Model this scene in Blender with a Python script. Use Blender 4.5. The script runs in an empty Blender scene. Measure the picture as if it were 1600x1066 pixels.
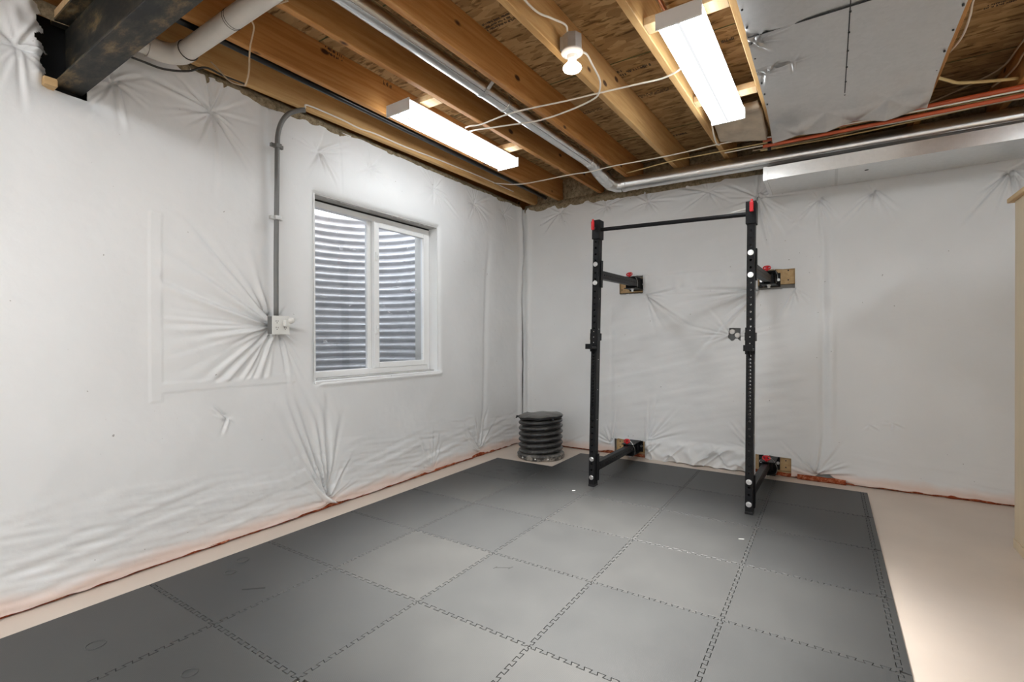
import bpy, bmesh, math, random
import numpy as np
from mathutils import Vector, Matrix

random.seed(7)
SC = bpy.context.scene
C = SC.collection
PI = math.pi

# ------------------------------------------------------------------ helpers
def tag(o, label=None, cat=None, group=None, kind=None):
    if label: o['label'] = label
    if cat: o['category'] = cat
    if group: o['group'] = group
    if kind: o['kind'] = kind
    return o

def empty(name, loc, label=None, cat=None, group=None, rotz=0):
    o = bpy.data.objects.new(name, None)
    o.empty_display_size = 0.1
    C.objects.link(o)
    o.location = loc
    o.rotation_euler = (0, 0, rotz)
    return tag(o, label, cat, group)

def world_loc(p):
    v = Vector((0, 0, 0))
    while p is not None:
        v += p.location
        p = p.parent
    return v

def copy_tree(o, parent=None):
    c = o.copy(); C.objects.link(c)
    c.parent = parent
    for ch in list(o.children):
        copy_tree(ch, c)
    return c

class MB:
    """collects shapes in world coordinates (or the parent's, with local=True)"""
    def __init__(s):
        s.bm = bmesh.new()
    def _bev(s, verts, w, seg=2):
        if w:
            es = list({e for v in verts for e in v.link_edges})
            bmesh.ops.bevel(s.bm, geom=es, offset=w, segments=seg, profile=0.5, affect='EDGES')
    def box(s, x0, x1, y0, y1, z0, z1, bev=0.0, M=None):
        r = bmesh.ops.create_cube(s.bm, size=1)
        vs = r['verts']
        for v in vs:
            v.co = Vector(((x0+x1)/2 + v.co.x*(x1-x0), (y0+y1)/2 + v.co.y*(y1-y0), (z0+z1)/2 + v.co.z*(z1-z0)))
            if M is not None: v.co = M @ v.co
        s._bev(vs, bev)
        return s
    def cyl(s, a, b, r, seg=20, r2=None, bev=0.0):
        a = Vector(a); b = Vector(b); d = b-a
        M = Matrix.Translation((a+b)/2) @ d.to_track_quat('Z', 'Y').to_matrix().to_4x4()
        res = bmesh.ops.create_cone(s.bm, cap_ends=True, segments=seg, radius1=r, radius2=r if r2 is None else r2, depth=d.length, matrix=M)
        if bev:
            es = [e for e in {e for v in res['verts'] for e in v.link_edges} if any(len(f.verts) > 4 for f in e.link_faces)]
            bmesh.ops.bevel(s.bm, geom=es, offset=bev, segments=2, profile=0.5, affect='EDGES')
        return s
    def sphere(s, c, r, seg=16, sc=(1, 1, 1)):
        M = Matrix.Translation(c) @ Matrix.Diagonal((sc[0], sc[1], sc[2], 1))
        bmesh.ops.create_uvsphere(s.bm, u_segments=seg, v_segments=seg//2, radius=r, matrix=M)
        return s
    def tube(s, pts, r, seg=8, smooth=6, closed=False):
        P = [Vector(p) for p in pts]
        if smooth and len(P) > 2:
            Q = []
            n = len(P)
            rng = range(n) if closed else range(n-1)
            for i in rng:
                p0 = P[(i-1) % n] if (closed or i > 0) else P[0]*2-P[1]
                p1 = P[i]; p2 = P[(i+1) % n]
                p3 = P[(i+2) % n] if (closed or i+2 < n) else P[-1]*2-P[-2]
                for k in range(smooth):
                    t = k/smooth
                    Q.append(0.5*((2*p1)+(p2-p0)*t+(2*p0-5*p1+4*p2-p3)*t*t+(3*p1-p0-3*p2+p3)*t**3))
            if not closed: Q.append(P[-1])
            P = Q
        n = len(P)
        rings = []
        up = None
        for i, p in enumerate(P):
            if closed: t = (P[(i+1) % n]-P[i-1])
            else: t = P[min(i+1, n-1)]-P[max(i-1, 0)]
            t.normalize()
            if up is None:
                up = t.orthogonal().normalized()
            else:
                up = (up - t*up.dot(t)).normalized()
            w = t.cross(up)
            rr = r[i] if isinstance(r, (list, tuple)) and len(r) == n else r
            rings.append([s.bm.verts.new(p+rr*(math.cos(2*PI*k/seg)*up+math.sin(2*PI*k/seg)*w)) for k in range(seg)])
        m = n if closed else n-1
        for i in range(m):
            a = rings[i]; b = rings[(i+1) % n]
            for k in range(seg):
                s.bm.faces.new((a[k], a[(k+1) % seg], b[(k+1) % seg], b[k]))
        if not closed:
            s.bm.faces.new(rings[0][::-1]); s.bm.faces.new(rings[-1])
        return s
    def lathe(s, prof, c, seg=32, axis='z', cap=False):
        rings = []
        for r, h in prof:
            ring = []
            for k in range(seg):
                a = 2*PI*k/seg
                ring.append(s.bm.verts.new(Vector(c)+Vector((r*math.cos(a), r*math.sin(a), h))))
            rings.append(ring)
        for i in range(len(rings)-1):
            for k in range(seg):
                s.bm.faces.new((rings[i][k], rings[i][(k+1) % seg], rings[i+1][(k+1) % seg], rings[i+1][k]))
        if cap:
            s.bm.faces.new(rings[0][::-1]); s.bm.faces.new(rings[-1])
        return s
    def poly(s, pts, d):
        """prism: polygon pts extruded by vector d"""
        d = Vector(d)
        a = [s.bm.verts.new(p) for p in pts]; b = [s.bm.verts.new(Vector(p)+d) for p in pts]
        s.bm.faces.new(a[::-1]); s.bm.faces.new(b)
        n = len(pts)
        for i in range(n):
            s.bm.faces.new((a[i], a[(i+1) % n], b[(i+1) % n], b[i]))
        return s
    def apply(s, f):
        for v in s.bm.verts: v.co = Vector(f(v.co))
        return s
    def build(s, name, m, parent=None, smooth=False, local=False, origin=None, auto=None):
        bmesh.ops.recalc_face_normals(s.bm, faces=s.bm.faces[:])
        me = bpy.data.meshes.new(name)
        off = Vector(origin) if origin is not None else Vector((0, 0, 0))
        base = (world_loc(parent) if parent is not None and not local else Vector((0, 0, 0)))
        for v in s.bm.verts: v.co = v.co - base - off
        s.bm.to_mesh(me); s.bm.free()
        me.materials.append(m)
        if smooth:
            for p in me.polygons: p.use_smooth = True
            if auto:
                try: me.set_sharp_from_angle(angle=auto)
                except Exception: pass
        o = bpy.data.objects.new(name, me)
        C.objects.link(o)
        o.location = off
        if parent is not None: o.parent = parent
        return o

def rawmesh(name, V, F, m, parent=None, smooth=True):
    """numpy verts (n,3), quads (m,4)"""
    me = bpy.data.meshes.new(name)
    V = np.asarray(V, np.float32)
    if parent is not None: V = V - np.array(world_loc(parent), np.float32)
    F = np.asarray(F, np.int32)
    me.vertices.add(len(V)); me.vertices.foreach_set('co', V.ravel())
    me.loops.add(F.size); me.loops.foreach_set('vertex_index', F.ravel())
    me.polygons.add(len(F))
    me.polygons.foreach_set('loop_start', np.arange(0, F.size, 4, dtype=np.int32))
    me.update(calc_edges=True)
    me.validate()
    if smooth: me.polygons.foreach_set('use_smooth', np.ones(len(F), bool))
    me.materials.append(m)
    o = bpy.data.objects.new(name, me); C.objects.link(o)
    if parent is not None: o.parent = parent
    return o

# ------------------------------------------------------------------ materials
def new_mat(name):
    m = bpy.data.materials.new(name); m.use_nodes = True
    nt = m.node_tree; nt.nodes.clear()
    out = nt.nodes.new('ShaderNodeOutputMaterial')
    b = nt.nodes.new('ShaderNodeBsdfPrincipled')
    nt.links.new(b.outputs[0], out.inputs[0])
    return m, nt, b, out

def N(nt, t, **kw):
    n = nt.nodes.new(t)
    for k, v in kw.items():
        if k.startswith('i_'):
            key = k[2:]
            n.inputs[int(key) if key.isdigit() else key.replace('_', ' ')].default_value = v
        else: setattr(n, k, v)
    return n

def ramp(nt, stops, interp='LINEAR'):
    n = nt.nodes.new('ShaderNodeValToRGB')
    cr = n.color_ramp; cr.interpolation = interp
    while len(cr.elements) < len(stops): cr.elements.new(0.5)
    for e, (p, c) in zip(cr.elements, stops):
        e.position = p; e.color = c if len(c) == 4 else (*c, 1)
    return n

def coords(nt, scale=(1, 1, 1), obj_random=False):
    tc = N(nt, 'ShaderNodeTexCoord')
    mp = N(nt, 'ShaderNodeMapping')
    mp.inputs['Scale'].default_value = scale
    src = tc.outputs['Object']
    if obj_random:
        oi = N(nt, 'ShaderNodeObjectInfo')
        ml = N(nt, 'ShaderNodeVectorMath', operation='SCALE'); ml.inputs[0].default_value = (13.1, 7.7, 5.3)
        nt.links.new(oi.outputs['Random'], ml.inputs['Scale'])
        ad = N(nt, 'ShaderNodeVectorMath', operation='ADD')
        nt.links.new(src, ad.inputs[0]); nt.links.new(ml.outputs[0], ad.inputs[1])
        src = ad.outputs[0]
    nt.links.new(src, mp.inputs[0])
    return mp.outputs[0]

def bump(nt, b, height, strength=0.3, dist=0.01):
    bp = N(nt, 'ShaderNodeBump', i_Strength=strength, i_Distance=dist)
    nt.links.new(height, bp.inputs['Height']); nt.links.new(bp.outputs[0], b.inputs['Normal'])
    return bp

def simple(name, col, rough=0.5, metal=0.0, var=0.08, nscale=6.0, bumpk=0.0, bscale=60.0, spec=0.5, stretch=(1, 1, 1)):
    m, nt, b, out = new_mat(name)
    v = coords(nt, stretch)
    n = N(nt, 'ShaderNodeTexNoise', i_Scale=nscale, i_Detail=5.0)
    nt.links.new(v, n.inputs['Vector'])
    lo = tuple(max(0, c*(1-var)) for c in col); hi = tuple(min(1, c*(1+var)) for c in col)
    r = ramp(nt, [(0.3, lo), (0.7, hi)])
    nt.links.new(n.outputs[0], r.inputs[0]); nt.links.new(r.outputs[0], b.inputs['Base Color'])
    b.inputs['Roughness'].default_value = rough; b.inputs['Metallic'].default_value = metal
    b.inputs['Specular IOR Level'].default_value = spec
    if bumpk:
        n2 = N(nt, 'ShaderNodeTexNoise', i_Scale=bscale, i_Detail=3.0)
        nt.links.new(v, n2.inputs['Vector']); bump(nt, b, n2.outputs[0], bumpk, 0.004)
    return m

def emit(name, col, k):
    m = bpy.data.materials.new(name); m.use_nodes = True
    nt = m.node_tree; nt.nodes.clear()
    out = nt.nodes.new('ShaderNodeOutputMaterial'); e = nt.nodes.new('ShaderNodeEmission')
    e.inputs[0].default_value = (*col, 1); e.inputs[1].default_value = k
    nt.links.new(e.outputs[0], out.inputs[0])
    return m

def wood(name, dark, mid, light, knots=True, rough=0.6):
    m, nt, b, out = new_mat(name)
    v = coords(nt, (14, 0.9, 14), True)
    n = N(nt, 'ShaderNodeTexNoise', i_Scale=2.2, i_Detail=7.0, i_Roughness=0.6, i_Distortion=0.6)
    nt.links.new(v, n.inputs['Vector'])
    r = ramp(nt, [(0.28, dark), (0.5, mid), (0.75, light)])
    nt.links.new(n.outputs[0], r.inputs[0])
    col = r.outputs[0]
    v2 = coords(nt, (0.9, 0.35, 0.9), True)
    n2 = N(nt, 'ShaderNodeTexNoise', i_Scale=3.0, i_Detail=3.0); nt.links.new(v2, n2.inputs['Vector'])
    mx0 = N(nt, 'ShaderNodeMixRGB', blend_type='MULTIPLY'); mx0.inputs[0].default_value = 0.5
    r2 = ramp(nt, [(0.3, (0.62, 0.55, 0.5)), (0.7, (1, 1, 1))]); nt.links.new(n2.outputs[0], r2.inputs[0])
    nt.links.new(col, mx0.inputs[1]); nt.links.new(r2.outputs[0], mx0.inputs[2]); col = mx0.outputs[0]
    if knots:
        v3 = coords(nt, (6.0, 3.2, 6.0), True)
        vo = N(nt, 'ShaderNodeTexVoronoi', i_Scale=1.0); nt.links.new(v3, vo.inputs['Vector'])
        # only some cells carry a knot
        lt = ramp(nt, [(0.075, (1, 1, 1)), (0.125, (0, 0, 0))]); nt.links.new(vo.outputs['Distance'], lt.inputs[0])
        mx = N(nt, 'ShaderNodeMixRGB'); nt.links.new(lt.outputs[0], mx.inputs[0])
        nt.links.new(col, mx.inputs[1]); mx.inputs[2].default_value = (0.06, 0.025, 0.012, 1); col = mx.outputs[0]
    nt.links.new(col, b.inputs['Base Color'])
    b.inputs['Roughness'].default_value = rough
    b.inputs['Specular IOR Level'].default_value = 0.25
    bump(nt, b, n.outputs[0], 0.15, 0.002)
    return m

def osb_mat():
    m, nt, b, out = new_mat('osb_panel')
    v = coords(nt, (11, 30, 10))
    dn = N(nt, 'ShaderNodeTexNoise', i_Scale=0.9, i_Detail=2.0); nt.links.new(v, dn.inputs['Vector'])
    mxv = N(nt, 'ShaderNodeMixRGB', blend_type='ADD'); mxv.inputs[0].default_value = 0.35
    nt.links.new(v, mxv.inputs[1]); nt.links.new(dn.outputs[1], mxv.inputs[2])
    vo = N(nt, 'ShaderNodeTexVoronoi', i_Scale=1.0); nt.links.new(mxv.outputs[0], vo.inputs['Vector'])
    r = ramp(nt, [(0.0, (0.25, 0.150, 0.066)), (0.4, (0.39, 0.250, 0.115)), (0.7, (0.49, 0.335, 0.165)), (1.0, (0.33, 0.205, 0.092))])
    sp = N(nt, 'ShaderNodeSeparateColor'); nt.links.new(vo.outputs['Color'], sp.inputs[0])
    nt.links.new(sp.outputs[0], r.inputs[0])
    n = N(nt, 'ShaderNodeTexNoise', i_Scale=3.0, i_Detail=6.0); nt.links.new(coords(nt, (3.2, 15, 3)), n.inputs['Vector'])
    r2 = ramp(nt, [(0.34, (0.25, 0.2, 0.15)), (0.44, (1, 1, 1))]); nt.links.new(n.outputs[0], r2.inputs[0])
    mx = N(nt, 'ShaderNodeMixRGB', blend_type='MULTIPLY'); mx.inputs[0].default_value = 0.8
    nt.links.new(r.outputs[0], mx.inputs[1]); nt.links.new(r2.outputs[0], mx.inputs[2])
    nt.links.new(mx.outputs[0], b.inputs['Base Color'])
    b.inputs['Roughness'].default_value = 0.75; b.inputs['Specular IOR Level'].default_value = 0.2
    bump(nt, b, vo.outputs['Distance'], 0.25, 0.003)
    return m

def plastic_mat():
    """white vinyl facing; the orange glass wool shows through along the bottom hem"""
    m, nt, b, out = new_mat('white_vinyl_facing')
    tc = N(nt, 'ShaderNodeTexCoord')
    n = N(nt, 'ShaderNodeTexNoise', i_Scale=1.1, i_Detail=4.0); nt.links.new(tc.outputs['Object'], n.inputs['Vector'])
    r = ramp(nt, [(0.35, (0.765, 0.77, 0.768)), (0.65, (0.825, 0.83, 0.828))]); nt.links.new(n.outputs[0], r.inputs[0])
    sep = N(nt, 'ShaderNodeSeparateXYZ'); nt.links.new(tc.outputs['Object'], sep.inputs[0])
    nz = N(nt, 'ShaderNodeTexNoise', i_Scale=5.0, i_Detail=3.0); nt.links.new(tc.outputs['Object'], nz.inputs['Vector'])
    ma = N(nt, 'ShaderNodeMath', operation='MULTIPLY_ADD'); nt.links.new(nz.outputs[0], ma.inputs[0]); ma.inputs[1].default_value = -0.10
    nt.links.new(sep.outputs[2], ma.inputs[2])
    hr = ramp(nt, [(0.0, (1, 1, 1)), (0.055, (0, 0, 0))]); nt.links.new(ma.outputs[0], hr.inputs[0])
    cmp_ = N(nt, 'ShaderNodeMath', operation='COMPARE'); nt.links.new(sep.outputs[0], cmp_.inputs[0]); cmp_.inputs[1].default_value = 1.75; cmp_.inputs[2].default_value = 0.52
    inv = N(nt, 'ShaderNodeMath', operation='MULTIPLY_ADD'); nt.links.new(cmp_.outputs[0], inv.inputs[0]); inv.inputs[1].default_value = -0.45; inv.inputs[2].default_value = 0.45
    hm = N(nt, 'ShaderNodeMath', operation='MULTIPLY'); nt.links.new(hr.outputs[0], hm.inputs[0]); nt.links.new(inv.outputs[0], hm.inputs[1])
    mx = N(nt, 'ShaderNodeMixRGB'); nt.links.new(hm.outputs[0], mx.inputs[0]); nt.links.new(r.outputs[0], mx.inputs[1])
    mx.inputs[2].default_value = (0.76, 0.45, 0.31, 1)
    # dirt specks
    vo = N(nt, 'ShaderNodeTexNoise', i_Scale=38.0, i_Detail=1.0); nt.links.new(tc.outputs['Object'], vo.inputs['Vector'])
    sr = ramp(nt, [(0.795, (0, 0, 0)), (0.82, (1, 1, 1))]); nt.links.new(vo.outputs[0], sr.inputs[0])
    mx2 = N(nt, 'ShaderNodeMixRGB'); nt.links.new(sr.outputs[0], mx2.inputs[0]); nt.links.new(mx.outputs[0], mx2.inputs[1])
    mx2.inputs[2].default_value = (0.40, 0.38, 0.36, 1)
    nt.links.new(mx2.outputs[0], b.inputs['Base Color'])
    b.inputs['Roughness'].default_value = 0.42; b.inputs['Specular IOR Level'].default_value = 0.35
    n3 = N(nt, 'ShaderNodeTexNoise', i_Scale=28.0, i_Detail=4.0, i_Distortion=0.5); nt.links.new(tc.outputs['Object'], n3.inputs['Vector'])
    bump(nt, b, n3.outputs[0], 0.16, 0.006)
    return m

def mat_foam():
    m, nt, b, out = new_mat('grey_eva_foam')
    oi = N(nt, 'ShaderNodeObjectInfo')
    tc = N(nt, 'ShaderNodeTexCoord')
    n = N(nt, 'ShaderNodeTexNoise', i_Scale=3.2, i_Detail=6.0, i_Roughness=0.6)
    ad = N(nt, 'ShaderNodeVectorMath', operation='ADD'); nt.links.new(tc.outputs['Object'], ad.inputs[0]); nt.links.new(oi.outputs['Location'], ad.inputs[1])
    nt.links.new(ad.outputs[0], n.inputs['Vector'])
    r = ramp(nt, [(0.3, FOAM_LO), (0.7, FOAM_HI)]); nt.links.new(n.outputs[0], r.inputs[0])
    vr = ramp(nt, [(0, (0.80, 0.81, 0.82)), (1, (1.05, 1.03, 1.0))]); nt.links.new(oi.outputs['Random'], vr.inputs[0])
    mx = N(nt, 'ShaderNodeMixRGB', blend_type='MULTIPLY'); mx.inputs[0].default_value = 1
    nt.links.new(r.outputs[0], mx.inputs[1]); nt.links.new(vr.outputs[0], mx.inputs[2])
    nt.links.new(mx.outputs[0], b.inputs['Base Color'])
    rr = ramp(nt, [(0.3, (0.45,)*3), (0.7, (0.49,)*3)]); nt.links.new(n.outputs[0], rr.inputs[0])
    nt.links.new(rr.outputs[0], b.inputs['Roughness'])
    b.inputs['Specular IOR Level'].default_value = 0.5
    w1 = N(nt, 'ShaderNodeTexWave', i_Scale=75.0, wave_type='BANDS', bands_direction='X'); nt.links.new(tc.outputs['Object'], w1.inputs['Vector'])
    w2 = N(nt, 'ShaderNodeTexWave', i_Scale=75.0, wave_type='BANDS', bands_direction='Y'); nt.links.new(tc.outputs['Object'], w2.inputs['Vector'])
    mu = N(nt, 'ShaderNodeMath', operation='ADD'); nt.links.new(w1.outputs['Fac'], mu.inputs[0]); nt.links.new(w2.outputs['Fac'], mu.inputs[1])
    n4 = N(nt, 'ShaderNodeTexNoise', i_Scale=9.0, i_Detail=2.0); nt.links.new(ad.outputs[0], n4.inputs['Vector'])
    m4 = N(nt, 'ShaderNodeMath', operation='MULTIPLY_ADD'); nt.links.new(n4.outputs[0], m4.inputs[0]); m4.inputs[1].default_value = 1.2
    nt.links.new(mu.outputs[0], m4.inputs[2])
    bump(nt, b, m4.outputs[0], 0.10, 0.002)
    return m

FOAM_LO = (0.052, 0.053, 0.053); FOAM_HI = (0.062, 0.063, 0.062)

def metal_duct(name, col=(0.74, 0.74, 0.73), rough=0.24, k=0.12):
    m, nt, b, out = new_mat(name)
    v = coords(nt)
    vo = N(nt, 'ShaderNodeTexVoronoi', i_Scale=45.0); nt.links.new(v, vo.inputs['Vector'])
    sp = N(nt, 'ShaderNodeSeparateColor'); nt.links.new(vo.outputs['Color'], sp.inputs[0])
    r = ramp(nt, [(0, tuple(c*0.95 for c in col)), (1, col)]); nt.links.new(sp.outputs[0], r.inputs[0])
    nt.links.new(r.outputs[0], b.inputs['Base Color'])
    b.inputs['Metallic'].default_value = 1.0
    rr = ramp(nt, [(0, (rough*0.95,)*3), (1, (rough*1.05,)*3)]); nt.links.new(sp.outputs[1], rr.inputs[0]); nt.links.new(rr.outputs[0], b.inputs['Roughness'])
    n = N(nt, 'ShaderNodeTexNoise', i_Scale=5.0, i_Detail=1.0); nt.links.new(v, n.inputs['Vector'])
    bump(nt, b, n.outputs[0], k, 0.004)
    return m

def steel_beam_mat():
    m, nt, b, out = new_mat('painted_beam_steel')
    v = coords(nt, (2.0, 5, 5))
    n = N(nt, 'ShaderNodeTexNoise', i_Scale=2.0, i_Detail=8.0, i_Roughness=0.7); nt.links.new(v, n.inputs['Vector'])
    r = ramp(nt, [(0.42, (0.016, 0.017, 0.017)), (0.53, (0.04, 0.036, 0.028)), (0.62, (0.14, 0.10, 0.05)), (0.75, (0.24, 0.20, 0.15))])
    nt.links.new(n.outputs[0], r.inputs[0])
    tc = N(nt, 'ShaderNodeTexCoord'); sep = N(nt, 'ShaderNodeSeparateXYZ'); nt.links.new(tc.outputs['Object'], sep.inputs[0])
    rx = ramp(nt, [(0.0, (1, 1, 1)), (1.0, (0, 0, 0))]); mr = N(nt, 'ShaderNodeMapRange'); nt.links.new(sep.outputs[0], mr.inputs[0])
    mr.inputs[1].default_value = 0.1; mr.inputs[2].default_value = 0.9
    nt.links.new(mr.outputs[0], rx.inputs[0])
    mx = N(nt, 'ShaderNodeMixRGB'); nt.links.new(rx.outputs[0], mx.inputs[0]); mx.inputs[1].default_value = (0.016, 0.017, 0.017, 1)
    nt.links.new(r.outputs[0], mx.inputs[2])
    nt.links.new(mx.outputs[0], b.inputs['Base Color'])
    b.inputs['Roughness'].default_value = 0.55; b.inputs['Specular IOR Level'].default_value = 0.25
    return m

def glass_mat():
    m = bpy.data.materials.new('window_glass'); m.use_nodes = True
    nt = m.node_tree; nt.nodes.clear()
    out = nt.nodes.new('ShaderNodeOutputMaterial')
    tr = N(nt, 'ShaderNodeBsdfTransparent'); gl = N(nt, 'ShaderNodeBsdfGlossy', i_Roughness=0.03)
    tr.inputs[0].default_value = (0.93, 0.95, 0.97, 1)
    mx = N(nt, 'ShaderNodeMixShader'); mx.inputs[0].default_value = 0.07
    nt.links.new(tr.outputs[0], mx.inputs[1]); nt.links.new(gl.outputs[0], mx.inputs[2])
    # torn wisps of protective film still stuck to the pane
    df = N(nt, 'ShaderNodeBsdfDiffuse'); df.inputs[0].default_value = (0.85, 0.86, 0.9, 1)
    v = coords(nt, (1, 2.2, 7))
    n = N(nt, 'ShaderNodeTexNoise', i_Scale=2.1, i_Detail=6.0, i_Distortion=2.2); nt.links.new(v, n.inputs['Vector'])
    r = ramp(nt, [(0.66, (0, 0, 0)), (0.70, (0.45, 0.45, 0.45)), (0.73, (0.05, 0.05, 0.05))]); nt.links.new(n.outputs[0], r.inputs[0])
    mx2 = N(nt, 'ShaderNodeMixShader'); nt.links.new(r.outputs[0], mx2.inputs[0])
    nt.links.new(mx.outputs[0], mx2.inputs[1]); nt.links.new(df.outputs[0], mx2.inputs[2])
    nt.links.new(mx2.outputs[0], out.inputs[0])
    return m

def wool_mat(name, a, b_, c):
    m, nt, b, out = new_mat(name)
    n = N(nt, 'ShaderNodeTexNoise', i_Scale=30.0, i_Detail=8.0, i_Roughness=0.75); nt.links.new(coords(nt), n.inputs['Vector'])
    r = ramp(nt, [(0.3, a), (0.5, b_), (0.72, c)]); nt.links.new(n.outputs[0], r.inputs[0]); nt.links.new(r.outputs[0], b.inputs['Base Color'])
    b.inputs['Roughness'].default_value = 0.95; b.inputs['Specular IOR Level'].default_value = 0.05
    bump(nt, b, n.outputs[0], 0.8, 0.012)
    return m

M = {
 'vinyl': plastic_mat(), 'foam': mat_foam(), 'osb': osb_mat(), 'beam': steel_beam_mat(), 'glass': glass_mat(),
 'joist': wood('fir_joist', (0.37, 0.155, 0.042), (0.50, 0.24, 0.075), (0.60, 0.33, 0.125)), 'pale_joist': wood('pale_lamplit_joist', (0.52, 0.29, 0.105), (0.64, 0.395, 0.165), (0.71, 0.48, 0.23)),  # pale tone includes lamp light on the joists near the right lamp
 'block': wood('pine_block', (0.60, 0.40, 0.20), (0.70, 0.50, 0.28), (0.76, 0.57, 0.34), False),
 'stringer': wood('pine_board', (0.52, 0.34, 0.16), (0.62, 0.43, 0.22), (0.68, 0.50, 0.28)),
 'duct': metal_duct('galvanised_duct', (0.78, 0.78, 0.77), 0.30),
 'duct_dull': metal_duct('dull_galvanised', (0.66, 0.66, 0.65), 0.42, 0.08),
 'foil': metal_duct('panning_sheet', (0.66, 0.645, 0.63), 0.42, 0.35),
 'concrete': simple('concrete', (0.46, 0.45, 0.43), 0.85, 0, 0.15, 4, 0.3, 40),
 'floor': simple('sealed_concrete_floor', (0.67, 0.575, 0.495), 0.5, 0, 0.05, 2.2, 0.05, 30, 0.35),
 'black': simple('black_powder_coat', (0.007, 0.007, 0.008), 0.45, 0, 0.1, 30, 0.08, 250, 0.22),
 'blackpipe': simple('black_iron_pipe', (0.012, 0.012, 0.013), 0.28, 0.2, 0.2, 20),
 'chrome': simple('zinc_bolt', (0.72, 0.72, 0.72), 0.28, 1.0, 0.05, 30),
 'red': simple('red_plastic', (0.62, 0.012, 0.02), 0.35, 0, 0.05, 20),
 'white': simple('white_enamel', (0.80, 0.80, 0.79), 0.38, 0, 0.02, 5),
 'vinylframe': simple('white_window_vinyl', (0.83, 0.83, 0.82), 0.35, 0, 0.02, 5),
 'cable': simple('white_cable', (0.80, 0.75, 0.66), 0.45, 0, 0.04, 20),
 'yellow': simple('yellow_cable', (0.62, 0.47, 0.22), 0.45, 0, 0.06, 20),
 'tan': simple('tan_wire', (0.55, 0.42, 0.28), 0.5, 0, 0.08, 20),
 'blackcable': simple('black_cable', (0.03, 0.026, 0.022), 0.5, 0, 0.1, 20),
 'pvc': simple('white_pvc', (0.66, 0.63, 0.58), 0.4, 0, 0.06, 7),
 'pex': simple('red_orange_pipe', (0.52, 0.10, 0.035), 0.35, 0, 0.12, 8),
 'copper': simple('copper_pipe', (0.62, 0.26, 0.15), 0.3, 1.0, 0.1, 10),
 'conduit': simple('grey_conduit', (0.17, 0.17, 0.165), 0.45, 0.1, 0.08, 14),
 'galvbox': simple('galvanised_box', (0.55, 0.55, 0.54), 0.45, 0.7, 0.1, 20),
 'outlet': simple('outlet_plate', (0.75, 0.75, 0.72), 0.4, 0, 0.02, 9),
 'darkslot': simple('dark_slot', (0.02, 0.02, 0.02), 0.7),
 'clear': simple('clear_plastic', (0.78, 0.76, 0.72), 0.15, 0, 0.05, 30, 0, 60, 0.8),
 'porcelain': simple('porcelain', (0.80, 0.77, 0.73), 0.25, 0, 0.02, 10),
 'cabinet': simple('cream_wood', (0.70, 0.575, 0.40), 0.5, 0, 0.04, 3, 0, 60, 0.4, (8, 8, 0.8)),
 'sump': None, 'joint': simple('green_edge_seal', (0.07, 0.085, 0.03), 0.8, 0, 0.4, 9),
 'wool_tan': wool_mat('tan_wool', (0.10, 0.075, 0.045), (0.28, 0.22, 0.14), (0.46, 0.38, 0.26)),
 'wool_orange': wool_mat('orange_wool', (0.10, 0.014, 0.006), (0.36, 0.085, 0.035), (0.70, 0.38, 0.24)),
 'well': simple('galvanised_well', (0.56, 0.565, 0.585), 0.5, 0.3, 0.10, 9, 0.1, 50),
 'gravel': simple('gravel', (0.30, 0.29, 0.28), 0.9, 0, 0.4, 40, 0.8, 50),
 'ink': simple('ink_stamp', (0.035, 0.026, 0.02), 0.8),
 'tape': simple('white_tape', (0.80, 0.80, 0.79), 0.3, 0, 0.02, 9),
 'stain': simple('damp_print', (0.045, 0.045, 0.045), 0.5, 0, 0.1, 20),
 'ridge': emit('lens_ridge_glow', (0.97, 0.985, 1.0), 0.74), 'tube': emit('lit_fluorescent_lens', (0.91, 0.965, 1.0), 10.5), 'tube_far': emit('fill_fluorescent_lens', (0.91, 0.965, 1.0), 22.0),  # far lens strength raised so the unseen lamps give fill light
 'bulb': emit('lit_bulb', (1.0, 0.90, 0.76), 7.0),
}
def sump_mat():
    m, nt, b, out = new_mat('dusty_black_plastic')
    n = N(nt, 'ShaderNodeTexNoise', i_Scale=14.0, i_Detail=6.0, i_Roughness=0.7); nt.links.new(coords(nt), n.inputs['Vector'])
    tc = N(nt, 'ShaderNodeTexCoord'); sep = N(nt, 'ShaderNodeSeparateXYZ'); nt.links.new(tc.outputs['Object'], sep.inputs[0])
    mr = N(nt, 'ShaderNodeMapRange'); nt.links.new(sep.outputs[2], mr.inputs[0]); mr.inputs[1].default_value = 0.0; mr.inputs[2].default_value = 0.22
    mr.inputs[3].default_value = 0.16; mr.inputs[4].default_value = -0.06
    ad = N(nt, 'ShaderNodeMath', operation='ADD'); nt.links.new(n.outputs[0], ad.inputs[0]); nt.links.new(mr.outputs[0], ad.inputs[1])
    r = ramp(nt, [(0.52, (0.012, 0.012, 0.013)), (0.64, (0.07, 0.068, 0.062)), (0.76, (0.36, 0.33, 0.29))]); nt.links.new(ad.outputs[0], r.inputs[0])
    ge = N(nt, 'ShaderNodeNewGeometry'); sz = N(nt, 'ShaderNodeSeparateXYZ'); nt.links.new(ge.outputs['Normal'], sz.inputs[0])
    mu = N(nt, 'ShaderNodeMath', operation='MULTIPLY'); nt.links.new(sz.outputs[2], mu.inputs[0]); nt.links.new(n.outputs[0], mu.inputs[1])
    dr = ramp(nt, [(0.22, (0, 0, 0)), (0.46, (0.55, 0.55, 0.55))]); nt.links.new(mu.outputs[0], dr.inputs[0])
    mx = N(nt, 'ShaderNodeMixRGB'); nt.links.new(dr.outputs[0], mx.inputs[0]); nt.links.new(r.outputs[0], mx.inputs[1]); mx.inputs[2].default_value = (0.20, 0.19, 0.175, 1)
    nt.links.new(mx.outputs[0], b.inputs['Base Color'])
    b.inputs['Roughness'].default_value = 0.32
    return m
M['sump'] = sump_mat()

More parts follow.
